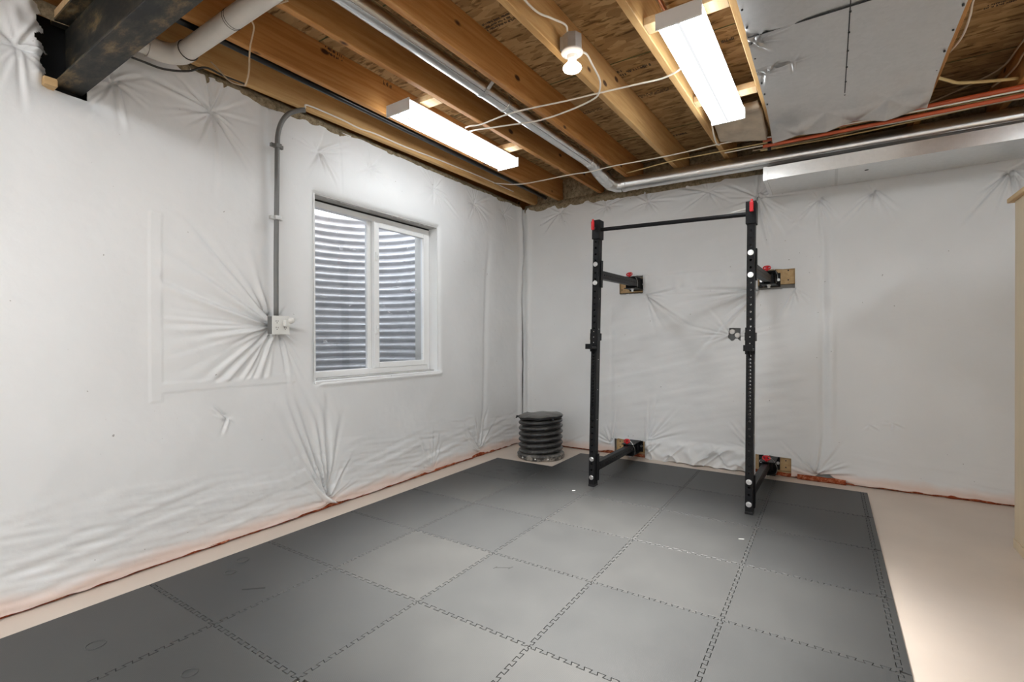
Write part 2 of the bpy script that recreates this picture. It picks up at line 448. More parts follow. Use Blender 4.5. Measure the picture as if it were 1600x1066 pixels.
# ------------------------------------------------------------------ noise for the draped sheets
def vnoise(u, v, su, sv, seed):
    rng = np.random.RandomState(seed)
    G = rng.rand(257, 257)*2-1
    x = u/su+37.3; y = v/sv+51.7
    xi = np.floor(x).astype(int); yi = np.floor(y).astype(int)
    fx = x-xi; fy = y-yi
    fx = fx*fx*fx*(fx*(fx*6-15)+10); fy = fy*fy*fy*(fy*(fy*6-15)+10)
    a = G[xi % 257, yi % 257]; b = G[(xi+1) % 257, yi % 257]
    c = G[xi % 257, (yi+1) % 257]; d = G[(xi+1) % 257, (yi+1) % 257]
    return (a*(1-fx)+b*fx)*(1-fy)+(c*(1-fx)+d*fx)*fy

def sstep(x, a, b):
    t = np.clip((x-a)/(b-a), 0, 1); return t*t*(3-2*t)

CR = 3.6
def pucker(U, V, u0, v0, amp, R, n, seed, dim=0.0, r0=0.05, ang=None, width=None):
    """n creases that radiate from one fastening, plus the dimple it pulls in"""
    out = np.zeros_like(U)
    du = U-u0; dv = V-v0
    r = np.hypot(du, dv)
    m = r < R
    if not m.any() and not dim: return out
    x = du[m]; y = dv[m]; rr = r[m]
    acc = np.zeros_like(x)
    rng = np.random.RandomState(seed)
    for k in range(n):
        q = (k+rng.uniform(-1.3, 1.3))/n
        th = 2*PI*q if ang is None else ang+width*(2*min(max(q, 0), 1)-1)
        L = R*(0.22+0.78*rng.rand()**1.6); A = amp*(0.15+0.95*rng.rand()**1.5)
        c, s_ = math.cos(th), math.sin(th)
        l = x*c+y*s_; p = -x*s_+y*c
        p = p+0.10*rng.uniform(-1, 1)*l*l/R
        w = 0.0055+0.030*np.maximum(l, 0)*rng.uniform(0.6, 1.2)
        t = np.clip(l/L, 0, 1)
        env = np.where(l > 0, np.minimum(1, l/0.03)*(1-t)**1.2, 0)
        acc += A*env*(-np.exp(-(p/w)**2)+0.75*np.exp(-((p-1.7*w)/(1.2*w))**2))
    out[m] = CR*acc*np.minimum(1, (R-rr)/(0.1*R))
    if dim: out = out-dim*np.exp(-(r/r0)**1.2)
    return out

def sheet(name, us, vs01, zb, zt, hfun, place, holes, m, parent=None):
    """us: coordinates along the wall; height runs from zb(u) to zt(u)"""
    U, T = np.meshgrid(us, vs01, indexing='ij')
    ZB = zb(us)[:, None]; ZT = zt(us)[:, None]
    V = ZB+(ZT-ZB)*T
    H = hfun(U, V)
    P = place(U, V, H)
    nu, nv = U.shape
    idx = np.arange(nu*nv).reshape(nu, nv)
    F = np.stack([idx[:-1, :-1], idx[1:, :-1], idx[1:, 1:], idx[:-1, 1:]], -1).reshape(-1, 4)
    uc = (U[:-1, :-1]+U[1:, 1:]).ravel()/2; vc = (V[:-1, :-1]+V[1:, 1:]).ravel()/2
    keep = np.ones(len(F), bool)
    for h in holes: keep &= ~h(uc, vc)
    return rawmesh(name, P.reshape(-1, 3), F[keep], m, parent, True)

def rect(u0, u1, v0, v1): return lambda u, v: (u > u0) & (u < u1) & (v > v0) & (v < v1)

XL = -0.235   # left sheet's mean plane
YB = 2.665    # back sheet's mean plane
WY0, WY1, WZ0, WZ1 = -0.13, 1.155, 0.94, 2.275       # window opening in the left sheet

# ------------------------------------------------------------------ shell
floor = MB().box(-0.52, 5.9, -4.9, 2.95, -0.12, 0.0).build('floor', M['floor']); tag(floor, kind='structure')

# left wall: sheet + concrete behind + hems
def h_left(y, z):
    h = 0.010*vnoise(y, z, 0.9, 0.9, 1)+0.005*vnoise(y, z, 0.33, 0.4, 2)+0.0016*vnoise(y, z, 0.10, 0.12, 3)+0.0006*vnoise(y, z, 0.035, 0.04, 31)
    # long creases that run along the base and rise to the right
    zz = z-0.16*y
    low = 1-sstep(z, 0.18, 0.62)
    h += 0.0042*low*vnoise(y, zz, 0.45, 0.034, 4)+0.003*low*vnoise(y, z+0.1*y, 0.22, 0.022, 5)
    # bulge between the top row of pins
    h += 0.020*np.exp(-((z-2.25)/0.30)**2)
    pins = [(-1.64, 2.57, .010, .30, 9), (-1.285, 2.575, .012, .34, 9), (-0.808, 2.603, .013, .40, 10), (-0.084, 2.595, .010, .28, 9), (0.377, 2.606, .009, .26, 8),
            (1.139, 2.633, .010, .34, 9), (1.75, 2.64, .009, .26, 8), (2.3, 2.65, .008, .2, 8), (-2.3, 2.58, .01, .3, 9)]
    for i, (py, pz, a, R, n) in enumerate(pins):
        h += pucker(y, z, py, pz, a*0.60, R*1.4, 22, 100+i, dim=0.034, r0=0.06)
    # bottom pins
    h += pucker(y, z, -0.033, 0.05, 0.011, 1.05, 20, 201, dim=0.02, r0=0.08, ang=PI/2+0.20, width=0.36)
    h += pucker(y, z, -0.033, 0.05, 0.007, 0.55, 26, 206, ang=PI/2, width=1.5)
    h += pucker(y, z, 1.816, 0.06, 0.009, 0.62, 24, 202, dim=0.03, r0=0.10, ang=PI/2, width=1.2)
    h += pucker(y, z, 1.10, 0.03, 0.004, 0.5, 16, 203, ang=PI*0.62, width=1.0)
    # fold that climbs from the right-hand bottom pin
    h += -0.014*np.exp(-((y-1.87-0.04*z)/0.035)**2)*sstep(z, 0.05, 0.3)*(1-sstep(z, 1.9, 2.4))
    # seam of two sheets above the window
    h += -0.008*np.exp(-((y-0.09)/0.010)**2)*sstep(z, 2.30, 2.38)
    # the box pulls the patch into creases
    inp = sstep(y, -1.10, -1.07)*(1-sstep(z, 1.93, 1.96))*sstep(z, 0.98, 1.01)
    h += inp*pucker(y, z, -0.44, 1.33, 0.0085, 1.0, 70, 204, ang=PI, width=1.35, dim=0)
    h += pucker(y, z, -0.44, 1.33, 0.007, 0.40, 30, 205, dim=0.02, r0=0.10)
    h += pucker(y, z, -0.40, 1.28, 0.009, 0.50, 12, 207, ang=-0.95, width=0.5)
    # diagonal folds from the sill's near corner down to the base pin
    h += 0.004*np.sin((y*0.93+z*0.36)*95+vnoise(y, z, .3, .3, 61)*2.0)*np.exp(-((y+0.13+0.10*(0.95-z))/0.14)**2)*sstep(z, 0.2, 0.45)*(1-sstep(z, 0.85, 1.05))
    # conduit presses the sheet in
    h -= 0.018*np.exp(-((y+0.455)/0.05)**2)*sstep(z, 1.35, 1.5)
    # little tear
    h += pucker(y, z, -0.74, 0.76, 0.010, 0.14, 9, 208, dim=0.012, r0=0.03)
    # tape edges of the patch
    t1 = (sstep(y, -1.145, -1.137)-sstep(y, -1.085, -1.077))*sstep(z, 0.895, 0.905)*(1-sstep(z, 1.93, 1.94))
    t2 = (sstep(z, 0.945, 0.952)-sstep(z, 1.0, 1.007))*sstep(y, -1.14, -1.13)*(1-sstep(y, -0.30, -0.28))
    h += 0.003*np.maximum(t1, t2)
    # the sheet rolls into the window opening
    dy = np.maximum(np.maximum(WY0-y, y-WY1), 0); dz = np.maximum(np.maximum(WZ0-z, z-WZ1), 0)
    d = np.hypot(dy, dz); nr = np.exp(-(d/0.16)**2)
    h = h*(1-nr)+nr*0.012
    h -= 0.030*np.exp(-(d/0.022)**1.5)
    # sill lip swells
    h += 0.022*np.exp(-((z-0.925)/0.022)**2)*sstep(y, WY0-.02, WY0+.05)*(1-sstep(y, WY1+.02, WY1+.07))
    # corner with the back wall
    h += 0.022*np.exp(-((y-2.60)/0.035)**2)-0.004*sstep(y, 2.625, 2.655)+0.007*vnoise(z, z*0, 0.16, 1, 66)*sstep(y, 2.56, 2.62)
    # into the beam pocket
    db = np.hypot(np.maximum(np.abs(y+1.455)-0.075, 0), np.maximum(2.432-z, 0))
    h -= 0.05*np.exp(-(db/0.05)**1.3)
    # torn flap left of the beam
    fl = np.exp(-((y+1.60)/0.055)**2)*sstep(z, 2.40, 2.5)
    h += fl*(0.028+0.018*vnoise(y, z, 0.05, 0.06, 9))
    return h

yf = np.concatenate([np.arange(-4.85, -2.0, 0.06), np.arange(-2.0, YB+0.004, 0.0075)])
zv = np.linspace(0, 1, 372)
wall_left = sheet('wall_left', yf, zv,
    lambda u: 0.016+0.006*vnoise(u, u*0, 0.5, 1, 11)+0.006*vnoise(u, u*0, 0.07, 1, 12)+0.015*np.exp(-((u+0.0)/0.05)**2)+0.02*np.exp(-((u-1.85)/0.06)**2)+0.012*np.exp(-((u-0.98)/0.03)**2),
    lambda u: 2.788+0.010*vnoise(u, u*0, 0.35, 1, 13)+0.006*vnoise(u, u*0, 0.06, 1, 14),
    h_left, lambda U, V, H: np.stack([XL+H, U, V], -1),
    [rect(WY0, WY1, WZ0, WZ1), rect(-1.525, -1.385, 2.437, 9), lambda u, v: (v > 2.47) & (np.abs(u+1.50) < 0.062+0.030*vnoise(v, v*0, 0.045, 1, 77)+0.012*vnoise(v, v*0, 0.015, 1, 78))], M['vinyl'])
tag(wall_left, kind='structure')
f = MB()
f.box(-0.52, -0.34, -4.9, WY0-0.0, 0, 2.40).box(-0.52, -0.34, -4.9, -1.60, 2.40, 2.80).box(-0.52, -0.34, -1.33, WY0, 2.40, 2.80).box(-0.52, -0.50, -1.60, -1.33, 2.40, 2.80).box(-0.52, -0.34, WY1, 2.92, 0, 2.80).box(-0.52, -0.34, WY0, WY1, 0, WZ0-0.01).box(-0.52, -0.34, WY0, WY1, WZ1, 2.80)
f.build('foundation', M['concrete'], wall_left)
# reveals of the window opening, white sheet folded in
r = MB()
r.box(-0.340, -0.236, WY0-0.012, WY0, WZ0-.01, WZ1+.01).box(-0.340, -0.236, WY1, WY1+0.012, WZ0-.01, WZ1+.01)
r.box(-0.340, -0.222, WY0-0.01, WY1+.02, WZ0-0.022, WZ0, 0.004)
r.build('reveal', M['vinyl'], wall_left)
MB().box(-0.340, -0.236, WY0, WY1, WZ1, WZ1+.012).build('header', M['concrete'], wall_left)

def wool_strip(name, p0, p1, w, h0, h1, m, parent, seed, nrm):
    """rough strip of wool from p0 to p1 on the floor/top, nrm points into the room"""
    n = int((Vector(p1)-Vector(p0)).length/0.02)+1
    s = np.linspace(0, 1, n); P0 = np.array(p0); P1 = np.array(p1)
    base = P0[None]+(P1-P0)[None]*s[:, None]
    L = s*np.linalg.norm(P1-P0)
    K = 7
    V = np.zeros((n, K, 3))
    for k in range(K):
        t = k/(K-1)
        ww = w*(0.35+0.65*math.sin(PI*(0.08+0.9*t)))*(1+0.45*vnoise(L, L*0+k*0.35, 0.07, 1, seed))
        V[:, k] = base+np.array(nrm)[None]*ww[:, None]
        V[:, k, 2] = base[:, 2]+h0+(h1-h0)*t+0.004*vnoise(L, L*0+k*0.5, 0.05, 1, seed+1)
    idx = np.arange(n*K).reshape(n, K)
    F = np.stack([idx[:-1, :-1], idx[1:, :-1], idx[1:, 1:], idx[:-1, 1:]], -1).reshape(-1, 4)
    return rawmesh(name, V.reshape(-1, 3), F, m, parent, True)
wool_strip('glass_wool_hem', (XL-0.03, -4.8, 0.0), (XL-0.03, 2.66, 0.0), 0.022, 0.0, 0.034, M['wool_orange'], wall_left, 41, (1, 0, 0))
wool_strip('glass_wool_top', (XL-0.03, -4.8, 2.76), (XL-0.03, 2.62, 2.76), 0.032, 0.0, 0.075, M['wool_tan'], wall_left, 43, (1, 0, 0))

# back wall
HO = [rect(0.975, 1.235, 1.70, 1.885), rect(2.29, 2.58, 1.672, 1.850), rect(0.92, 1.25, -1, 0.172), rect(2.27, 2.555, -1, 0.172), 
      lambda u, v: (u > 2.040+0.10*(v-1.215)*(v > 1.3)) & (u < 2.145) & (v > 1.222+0.012*np.sin(u*90)) & (v < 1.328)]
def h_back(x, z):
    h = 0.009*vnoise(x, z, 0.8, 0.8, 21)+0.0045*vnoise(x, z, 0.3, 0.35, 22)+0.0014*vnoise(x, z, 0.09, 0.12, 23)
    mid = sstep(x, 0.55, 0.9)*(1-sstep(x, 2.6, 2.9))
    h += 0.0032*mid*vnoise(x+0.5*z, z-0.25*x, 0.22, 0.055, 24)
    pins = [(0.273, 2.679, .009, .28, 9), (0.822, 2.668, .010, .30, 10), (1.274, 2.644, .010, .30, 9), (1.862, 2.648, .010, .34, 9), (2.29, 2.52, .012, .42, 10),
            (2.762, 2.435, .011, .28, 9), (3.136, 2.437, .012, .30, 9), (3.932, 2.444, .012, .34, 9)]
    for i, (px, pz, a, R, n) in enumerate(pins):
        if px > 2.5: h += pucker(x, z, px, pz, a*0.7, R*1.5, 13, 300+i, dim=0.026, r0=0.045, ang=-PI/2, width=0.85)+pucker(x, z, px, pz, a*0.3, R*0.6, 10, 350+i)
        else: h += pucker(x, z, px, pz, a*0.58, R*1.35, 20, 300+i, dim=0.028, r0=0.05)
    h += pucker(x, z, 2.28, 2.55, 0.010, 0.75, 14, 331, ang=-PI/2+0.45, width=0.7)
    # base gathers
    h += pucker(x, z, 2.738, 0.05, 0.010, 0.55, 24, 320, dim=0.03, r0=0.09, ang=PI/2, width=1.9)
    h += pucker(x, z, 0.88, 0.12, 0.008, 0.45, 18, 321, ang=PI*0.7, width=1.0)
    h += pucker(x, z, 1.27, 0.18, 0.008, 0.60, 18, 322, ang=0.75, width=0.8)
    h += pucker(x, z, 2.26, 0.20, 0.007, 0.45, 14, 323, ang=PI*0.72, width=0.9)
    h += pucker(x, z, 0.30, 0.03, 0.006, 0.40, 16, 324, ang=PI/2, width=1.2)
    # vertical fold
    h += (-0.012*np.exp(-((x-2.79)/0.022)**2)+0.010*np.exp(-((x-2.85)/0.03)**2))*sstep(z, 0.1, 0.4)*(1-0.4*sstep(z, 2.0, 2.4))
    h += -0.006*np.exp(-((x-0.885)/0.02)**2)*(1-sstep(z, 1.3, 1.7))
    # board behind the sheet between the brackets: flat band with pinched edges
    b = sstep(x, 1.18, 1.26)*(1-sstep(x, 2.24, 2.31))
    h += b*(0.010*(sstep(z, 1.69, 1.72)-sstep(z, 1.87, 1.90))-0.010*np.exp(-((z-1.672)/0.012)**2)*(0.6+0.4*vnoise(x, z, .1, 1, 25)))
    h += b*(sstep(z, 1.69, 1.72)-sstep(z, 1.87, 1.90))*0.006*vnoise(x, z, 0.045, 0.10, 26)
    # slack swags under the board, towards the little cut-out
    h += pucker(x, z, 2.30, 1.68, 0.010, 0.95, 20, 325, ang=PI+0.50, width=0.62)
    h += pucker(x, z, 2.06, 1.27, 0.005, 0.60, 14, 326, ang=PI-0.2, width=0.8)
    h += pucker(x, z, 2.14, 1.24, 0.005, 0.60, 9, 329, ang=0.55, width=0.6)
    h += pucker(x, z, 1.26, 1.68, 0.007, 0.70, 16, 327, ang=-0.55, width=0.8)
    h += pucker(x, z, 2.58, 1.67, 0.006, 0.40, 9, 328, ang=-PI/2, width=0.9)
    # loose crumpled hem between the lower brackets
    c = sstep(x, 1.23, 1.27)*(1-sstep(x, 2.22, 2.27))*(1-sstep(z, 0.15, 0.23))
    h += c*(0.018+0.045*(1-np.abs(vnoise(x+0.7*z, z-0.5*x, 0.12, 0.16, 27)))**4+0.030*(1-np.abs(vnoise(x-1.1*z, z, 0.075, 0.22, 28)))**4+0.010*vnoise(x+1.2*z, z, 0.2, 0.2, 29))
    # small puckers low on the right
    h += pucker(x, z, 3.25, 0.55, 0.007, 0.12, 7, 340)+pucker(x, z, 3.1, 0.52, 0.006, 0.10, 7, 341)
    low = (1-sstep(z, 0.1, 0.4))*sstep(x, 2.9, 3.1)
    h += 0.003*low*vnoise(x, z+0.1*x, 0.4, 0.03, 30)
    h += 0.016*np.exp(-((x+0.15)/0.035)**2)-0.006*(1-sstep(x, -0.205, -0.175))
    return h
xf = np.concatenate([np.arange(-0.2375, 4.1, 0.0075), np.arange(4.1, 5.75, 0.06)])
wall_back = sheet('wall_back', xf, np.linspace(0, 1, 372),
    lambda u: 0.016+0.007*vnoise(u, u*0, 0.5, 1, 15)+0.006*vnoise(u, u*0, 0.07, 1, 16)+0.05*np.exp(-((u-2.80)/0.10)**2)-0.012*((u > 1.22) & (u < 2.27))+0.02*np.exp(-((u-0.86)/0.07)**2),
    lambda u: 2.770+0.025*sstep(u, 0.6, 1.2)+0.012*vnoise(u, u*0, 0.3, 1, 17)+0.006*vnoise(u, u*0, 0.06, 1, 18)-0.03*np.exp(-((u-1.05)/0.10)**2),
    h_back, lambda U, V, H: np.stack([U, YB-H, V], -1), HO, M['vinyl'])
tag(wall_back, kind='structure')
MB().box(-0.52, 5.9, 2.735, 2.95, 0, 2.80).build('foundation', M['concrete'], wall_back)
wool_strip('glass_wool_hem', (5.7, YB+0.03, 0.0), (-0.2, YB+0.03, 0.0), 0.022, 0.0, 0.034, M['wool_orange'], wall_back, 45, (0, -1, 0))
wool_strip('glass_wool_tuft', (2.95, YB-0.005, 0.0), (2.60, YB-0.005, 0.0), 0.022, 0.0, 0.045, M['wool_orange'], wall_back, 57, (0, -1, 0))
wool_strip('glass_wool_top', (5.7, YB+0.03, 2.72), (-0.2, YB+0.03, 2.72), 0.045, 0.0, 0.10, M['wool_tan'], wall_back, 47, (0, -1, 0))
# the walls the photograph looks away from
wr = MB().box(5.70, 5.9, -4.9, 2.95, 0, 2.80).build('wall_right', M['vinyl']); tag(wr, kind='structure')
wf = MB().box(-0.52, 5.9, -5.1, -4.9, 0, 2.80).build('wall_front', M['vinyl']); tag(wf, kind='structure')

# ------------------------------------------------------------------ timber ceiling
ZJ, ZS = 2.81, 3.055
ceil = MB().box(-0.52, 5.9, -4.9, 2.95, ZS, ZS+0.02).build('ceiling', M['osb']); tag(ceil, kind='structure')
rim = MB().box(-0.52, -0.46, -4.9, 2.95, 2.80, ZS).box(-0.46, 5.9, 2.89, 2.95, 2.80, ZS).box(-0.46, 5.9, -4.9, -4.84, 2.80, ZS).box(5.84, 5.9, -4.84, 2.89, 2.80, ZS)
rim = rim.build('trim_1', M['joist']); tag(rim, kind='structure')
# seams of the panels
for y in (-0.42, 0.80, 2.02):
    MB().box(-0.46, 5.8, y-0.004, y+0.004, ZS-0.0015, ZS+0.001).build('panel_joint', M['joint'], ceil)
# ink marks too worn to read: rows of short strokes
def stamp(x0, y0, w, rows, seed, tall=0.016, parent=ceil, face=None):
    rng = random.Random(seed); s = MB()
    for rI in range(rows):
        x = x0
        yy = y0+rI*tall*1.7
        while x < x0+w:
            d = rng.uniform(0.004, 0.011)
            if rng.random() < 0.8:
                hh = tall*rng.choice((0.5, 0.8, 1.0)); o = rng.uniform(0, tall-hh)
                a = yy+o
                if face is None: s.box(x, x+d*0.7, a, a+hh, ZS-0.0012, ZS+0.0005)
                else: s.box(face-0.0005, face+0.0008, x, x+d*0.7, a, a+hh)
            x += d
    return s.build('ink_mark', M['ink'], parent)
stamp(1.15, 0.00, 0.22, 3, 1); stamp(1.61, 0.90, 0.05, 2, 2, 0.03); stamp(1.68, 0.93, 0.16, 1, 9, 0.03); stamp(1.63, 1.31, 0.24, 3, 3, 0.010); stamp(1.63, 2.17, 0.15, 1, 4, 0.035)
stamp(1.18, 1.32, 0.15, 2, 5, 0.014); stamp(3.55, 1.40, 0.16, 2, 6, 0.014); stamp(2.28, 0.93, 0.07, 1, 7, 0.03); stamp(2.22, 1.9, 0.14, 2, 8, 0.016)

def joist_x(c0, y0, c1, y1):
    k = (c1-c0)/(y1-y0)
    return lambda y: c0+k*(y-y0)
JX = [joist_x(-0.175, -0.6, -0.075, 2.6), joist_x(0.212, -0.8, 0.245, 1.5), joist_x(0.672, -0.93, 0.722, 1.0), joist_x(1.110, -0.7, 1.168, 1.6), joist_x(1.562, -0.4, 1.642, 2.1),
      joist_x(2.022, -0.1, 2.078, 2.1), joist_x(2.460, 0.2, 2.478, 1.8), joist_x(2.915, 0.4, 2.92, 1.8), joist_x(3.372, 0.8, 3.372, 1.9), joist_x(3.835, 0, 3.835, 1), joist_x(4.29, 0, 4.29, 1)]
ORD = ['hard against the left wall', 'second in from the left wall', 'just left of the round duct in the joist bay', 'just right of the round duct in the joist bay',
       'carrying the bare bulb on its right side', 'just left of the fluorescent lamp nearest the camera', 'along the left edge of the grey metal sheet', 'hidden behind the middle of the grey metal sheet',
       'along the right edge of the grey metal sheet', 'in the top right corner of the view', 'beyond the top right corner of the view']
TH = 0.040
joists = []
for i, fx in enumerate(JX):
    y0, y1 = -4.8, 2.80
    if i == 0: y0 = -1.36
    s = MB()
    a, b = fx(y0), fx(y1)
    pts = [(a-TH/2, y0, ZJ), (a+TH/2, y0, ZJ), (b+TH/2, y1, ZJ), (b-TH/2, y1, ZJ)]
    s.poly(pts, (0, 0, ZS-ZJ-0.001))
    s._bev(s.bm.verts[:], 0.003, 1)
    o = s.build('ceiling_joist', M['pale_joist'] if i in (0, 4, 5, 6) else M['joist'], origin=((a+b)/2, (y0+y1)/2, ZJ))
    tag(o, 'long wooden ceiling joist '+ORD[i], 'joist', 'floor joists overhead')
    joists.append(o)
# ink grade stamp along the second joist's face
stamp(-0.38, 3.005, 0.16, 2, 31, 0.016, joists[1], JX[1](-0.3)+TH/2)
stamp(0.08, 3.005, 0.10, 1, 32, 0.034, joists[1], JX[1](0.1)+TH/2)

# blocking between joists that the lamps hang on
def block(i, y, z0, z1, d, label):
    x0 = JX[i](y)+TH/2+0.001; x1 = JX[i+1](y)-TH/2-0.001
    o = MB().box(x0, x1, y-d/2, y+d/2, z0, z1, 0.002).build('blocking_board', M['block'], origin=((x0+x1)/2, y, z0))
    tag(o, label, 'wood block', 'lamp blocking boards')
block(1, 0.16, 2.812, 2.850, 0.089, 'pale wood block above the near end of the left fluorescent lamp')
block(1, 1.12, 2.812, 2.850, 0.089, 'pale wood block above the far end of the left fluorescent lamp')
block(5, 0.20, 2.812, 2.850, 0.089, 'pale wood block above the near end of the right fluorescent lamp')
block(5, 1.17, 2.812, 2.850, 0.089, 'pale wood block above the far end of the right fluorescent lamp')

# insulation stuffed between joist ends over the walls
for i in range(0, 10):
    x0 = JX[i](2.7)+TH/2+0.006; x1 = JX[i+1](2.7)-TH/2-0.006
    w = x1-x0
    n = 26; k = 14
    uu = np.linspace(0, 1, n); vv = np.linspace(0, 1, k)
    U, V = np.meshgrid(uu, vv, indexing='ij')
    X = x0+w*U; Z = 2.785+(ZS-2.79)*V
    Y = 2.70-0.05*np.sin(PI*np.clip(U*1.0, 0, 1))**0.5*(0.7+0.3*np.sin(PI*V))-0.012*vnoise(X*1.0, Z, 0.06, 0.05, 70+i)+0.05
    idx = np.arange(n*k).reshape(n, k)
    F = np.stack([idx[:-1, :-1], idx[1:, :-1], idx[1:, 1:], idx[:-1, 1:]], -1).reshape(-1, 4)
    where = 'left wall' if i == 0 else 'left wall, bay %s' % ['', 'two', 'three', 'four', 'five', 'six', 'seven', 'eight', 'nine', 'ten'][i]
    o = rawmesh('insulation_batt', np.stack([X, Y, Z], -1).reshape(-1, 3), F, M['wool_tan'])
    sm = o.modifiers.new('thickness', 'SOLIDIFY'); sm.thickness = 0.03; sm.offset = 1
    tag(o, 'tan wool batt closing the joist bay over the back wall, %s from left wall' % ['first', 'second', 'third', 'fourth', 'fifth', 'sixth', 'seventh', 'eighth', 'ninth', 'tenth'][i], 'insulation', 'wool batts at the joist ends')

# ------------------------------------------------------------------ steel beam
BY = -1.455
beam = empty('steel_beam', (2.7, BY, 2.462), 'dark steel beam crossing under the joists at top left', 'beam')
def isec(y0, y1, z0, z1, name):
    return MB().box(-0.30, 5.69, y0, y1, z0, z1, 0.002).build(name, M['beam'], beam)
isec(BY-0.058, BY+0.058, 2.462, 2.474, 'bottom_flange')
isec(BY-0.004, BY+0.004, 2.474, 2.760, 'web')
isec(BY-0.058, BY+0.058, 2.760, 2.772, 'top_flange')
MB().box(-0.30, 5.69, BY-0.058, BY+0.058, 2.7725, 2.808, 0.002).build('wood_nailer', M['block'], beam)
MB().box(-0.347, -0.336, -1.60, -1.33, 2.435, 2.80).build('pocket_shade_plate', M['blackpipe'], beam)  # black plate added for the shade inside the beam pocket
MB().box(-0.335, -0.205, BY-0.105, BY-0.055, 2.432, 2.470, 0.004).build('shim_block', M['stringer'], beam)

# ------------------------------------------------------------------ foam mats
S = 0.61
def seam_pts(L, n=11, a=0.0085, dov=0.0028, e=0.016):
    """(t, offset) along one jigsaw seam"""
    p = (L-2*e)/n
    out = [(0, 0), (0, 0)]
    for k in range(n):
        t0 = e+k*p
        ta, tb = t0+p*0.27, t0+p*0.77
        out += [(ta+dov, -a), (ta-dov, a), (tb+dov, a), (tb-dov, -a)] if True else []
    out = [(0, 0), (e*0.7, 0), (e*0.9, -a)]+out[2:]+[(L-e*0.9, -a), (L-e*0.7, 0), (L, 0)]
    return out
SEAM = seam_pts(S)
def side(p0, p1, joined):
    """points from p0 to p1 (p1 excluded); jigsaw seams are always laid from the low to the high coordinate so both mats share them"""
    p0 = np.array(p0, float); p1 = np.array(p1, float)
    if not joined: return [p0]
    d = p1-p0
    rev = (d[0]+d[1]) < 0
    a, b = (p1, p0) if rev else (p0, p1)
    u = (b-a)/np.linalg.norm(b-a); nrm = np.array([-u[1], u[0]])
    L = np.linalg.norm(b-a); k = L/S
    pts = [a+u*t*k+nrm*o for t, o in SEAM]
    if rev: pts = pts[::-1]
    return pts[:-1]
def inset(P, g):
    P = np.array(P); n = len(P); out = []
    for i in range(n):
        a, b, c = P[i-1], P[i], P[(i+1) % n]
        d1 = (b-a)/(np.linalg.norm(b-a)+1e-12); d2 = (c-b)/(np.linalg.norm(c-b)+1e-12)
        n1 = np.array([-d1[1], d1[0]]); n2 = np.array([-d2[1], d2[0]])
        m = n1+n2; l = m@m
        m = m*(2/l) if l > 0.3 else n1
        out.append(b+m*g)
    return out
def mat_mesh(name, outline, c, z1=0.012):
    bm = bmesh.new()
    o1 = inset(outline, 0.0013); o2 = inset(outline, 0.0021)
    rings = [[bm.verts.new((p[0]-c[0], p[1]-c[1], z)) for p in o] for o, z in ((o1, 0.0), (o1, z1-0.0007), (o2, z1))]
    n = len(outline)
    for a, b in ((0, 1), (1, 2)):
        for i in range(n):
            bm.faces.new((rings[a][i], rings[a][(i+1) % n], rings[b][(i+1) % n], rings[b][i]))
    bm.faces.new(rings[0][::-1]); bm.faces.new(rings[2])
    bmesh.ops.recalc_face_normals(bm, faces=bm.faces[:])
    me = bpy.data.meshes.new(name); bm.to_mesh(me); bm.free()
    me.materials.append(M['foam'])
    o = bpy.data.objects.new(name, me); C.objects.link(o); o.location = (c[0], c[1], 0.0005)
    return o
ROWN = {3: 'back row by back wall', 2: 'second row from back wall', 1: 'third row from back wall', 0: 'fourth row from back wall',
        -1: 'fifth row from back wall', -2: 'sixth row from back wall', -3: 'seventh row from back wall', -4: 'eighth row from back wall'}
COLN = ['first column from left', 'second column from left', 'third column from left', 'fourth column from left', 'rightmost column']
cells = {(c, r) for c in range(5) for r in range(-4, 4)} - {(0, 3)}
# mats wholly behind the photographer are left out
cells -= {(c, -4) for c in (1, 2, 3, 4)} | {(c, -3) for c in (2, 3, 4)} | {(4, -2)}
E = 0.026
mats = {}
for (c, r) in sorted(cells):
    x0, x1, y0, y1 = c*S, (c+1)*S, r*S, (r+1)*S
    jl = (c-1, r) in cells; jr = (c+1, r) in cells or c == 4; jb = (c, r-1) in cells or r < 0; jt = (c, r+1) in cells
    jl = jl or (c > 0 and r < 0)
    ax0 = x0-(0 if jl else (E if c == 0 else 0.008)); ay1 = y1+(0 if jt else (E if r == 3 else 0.0))
    if (c, r) == (1, 3): ax0 = x0
    out = side((ax0, y0), (x1, y0), jb)+side((x1, y0), (x1, ay1), jr)+side((x1, ay1), (ax0, ay1), jt)+side((ax0, ay1), (ax0, y0), jl)
    o = mat_mesh('floor_mat', out, ((x0+x1)/2, (y0+y1)/2))
    tag(o, 'grey interlocking foam floor mat, %s, %s' % (ROWN[r], COLN[c]), 'mat', 'foam floor mats')
    mats[(c, r)] = o
# border strips down the right edge
for r in range(-1, 4):
    y0, y1 = r*S, (r+1)*S
    ay1 = y1+(E if r == 3 else 0)
    out = [np.array((5*S+0.036, y0+0.001)), np.array((5*S+0.036, ay1-0.001))]+[np.array((5*S, ay1))]*(0)+side((5*S, ay1), (5*S, y0), True)+[np.array((5*S, y0))]
    out = out[:2]+side((5*S, ay1), (5*S, y0), True)[0:]
    o = mat_mesh('mat_border_strip', out, (5*S+0.018, (y0+y1)/2))
    tag(o, 'narrow foam border strip on right mat edge, %s' % ROWN[r], 'mat strip', 'mat border strips')
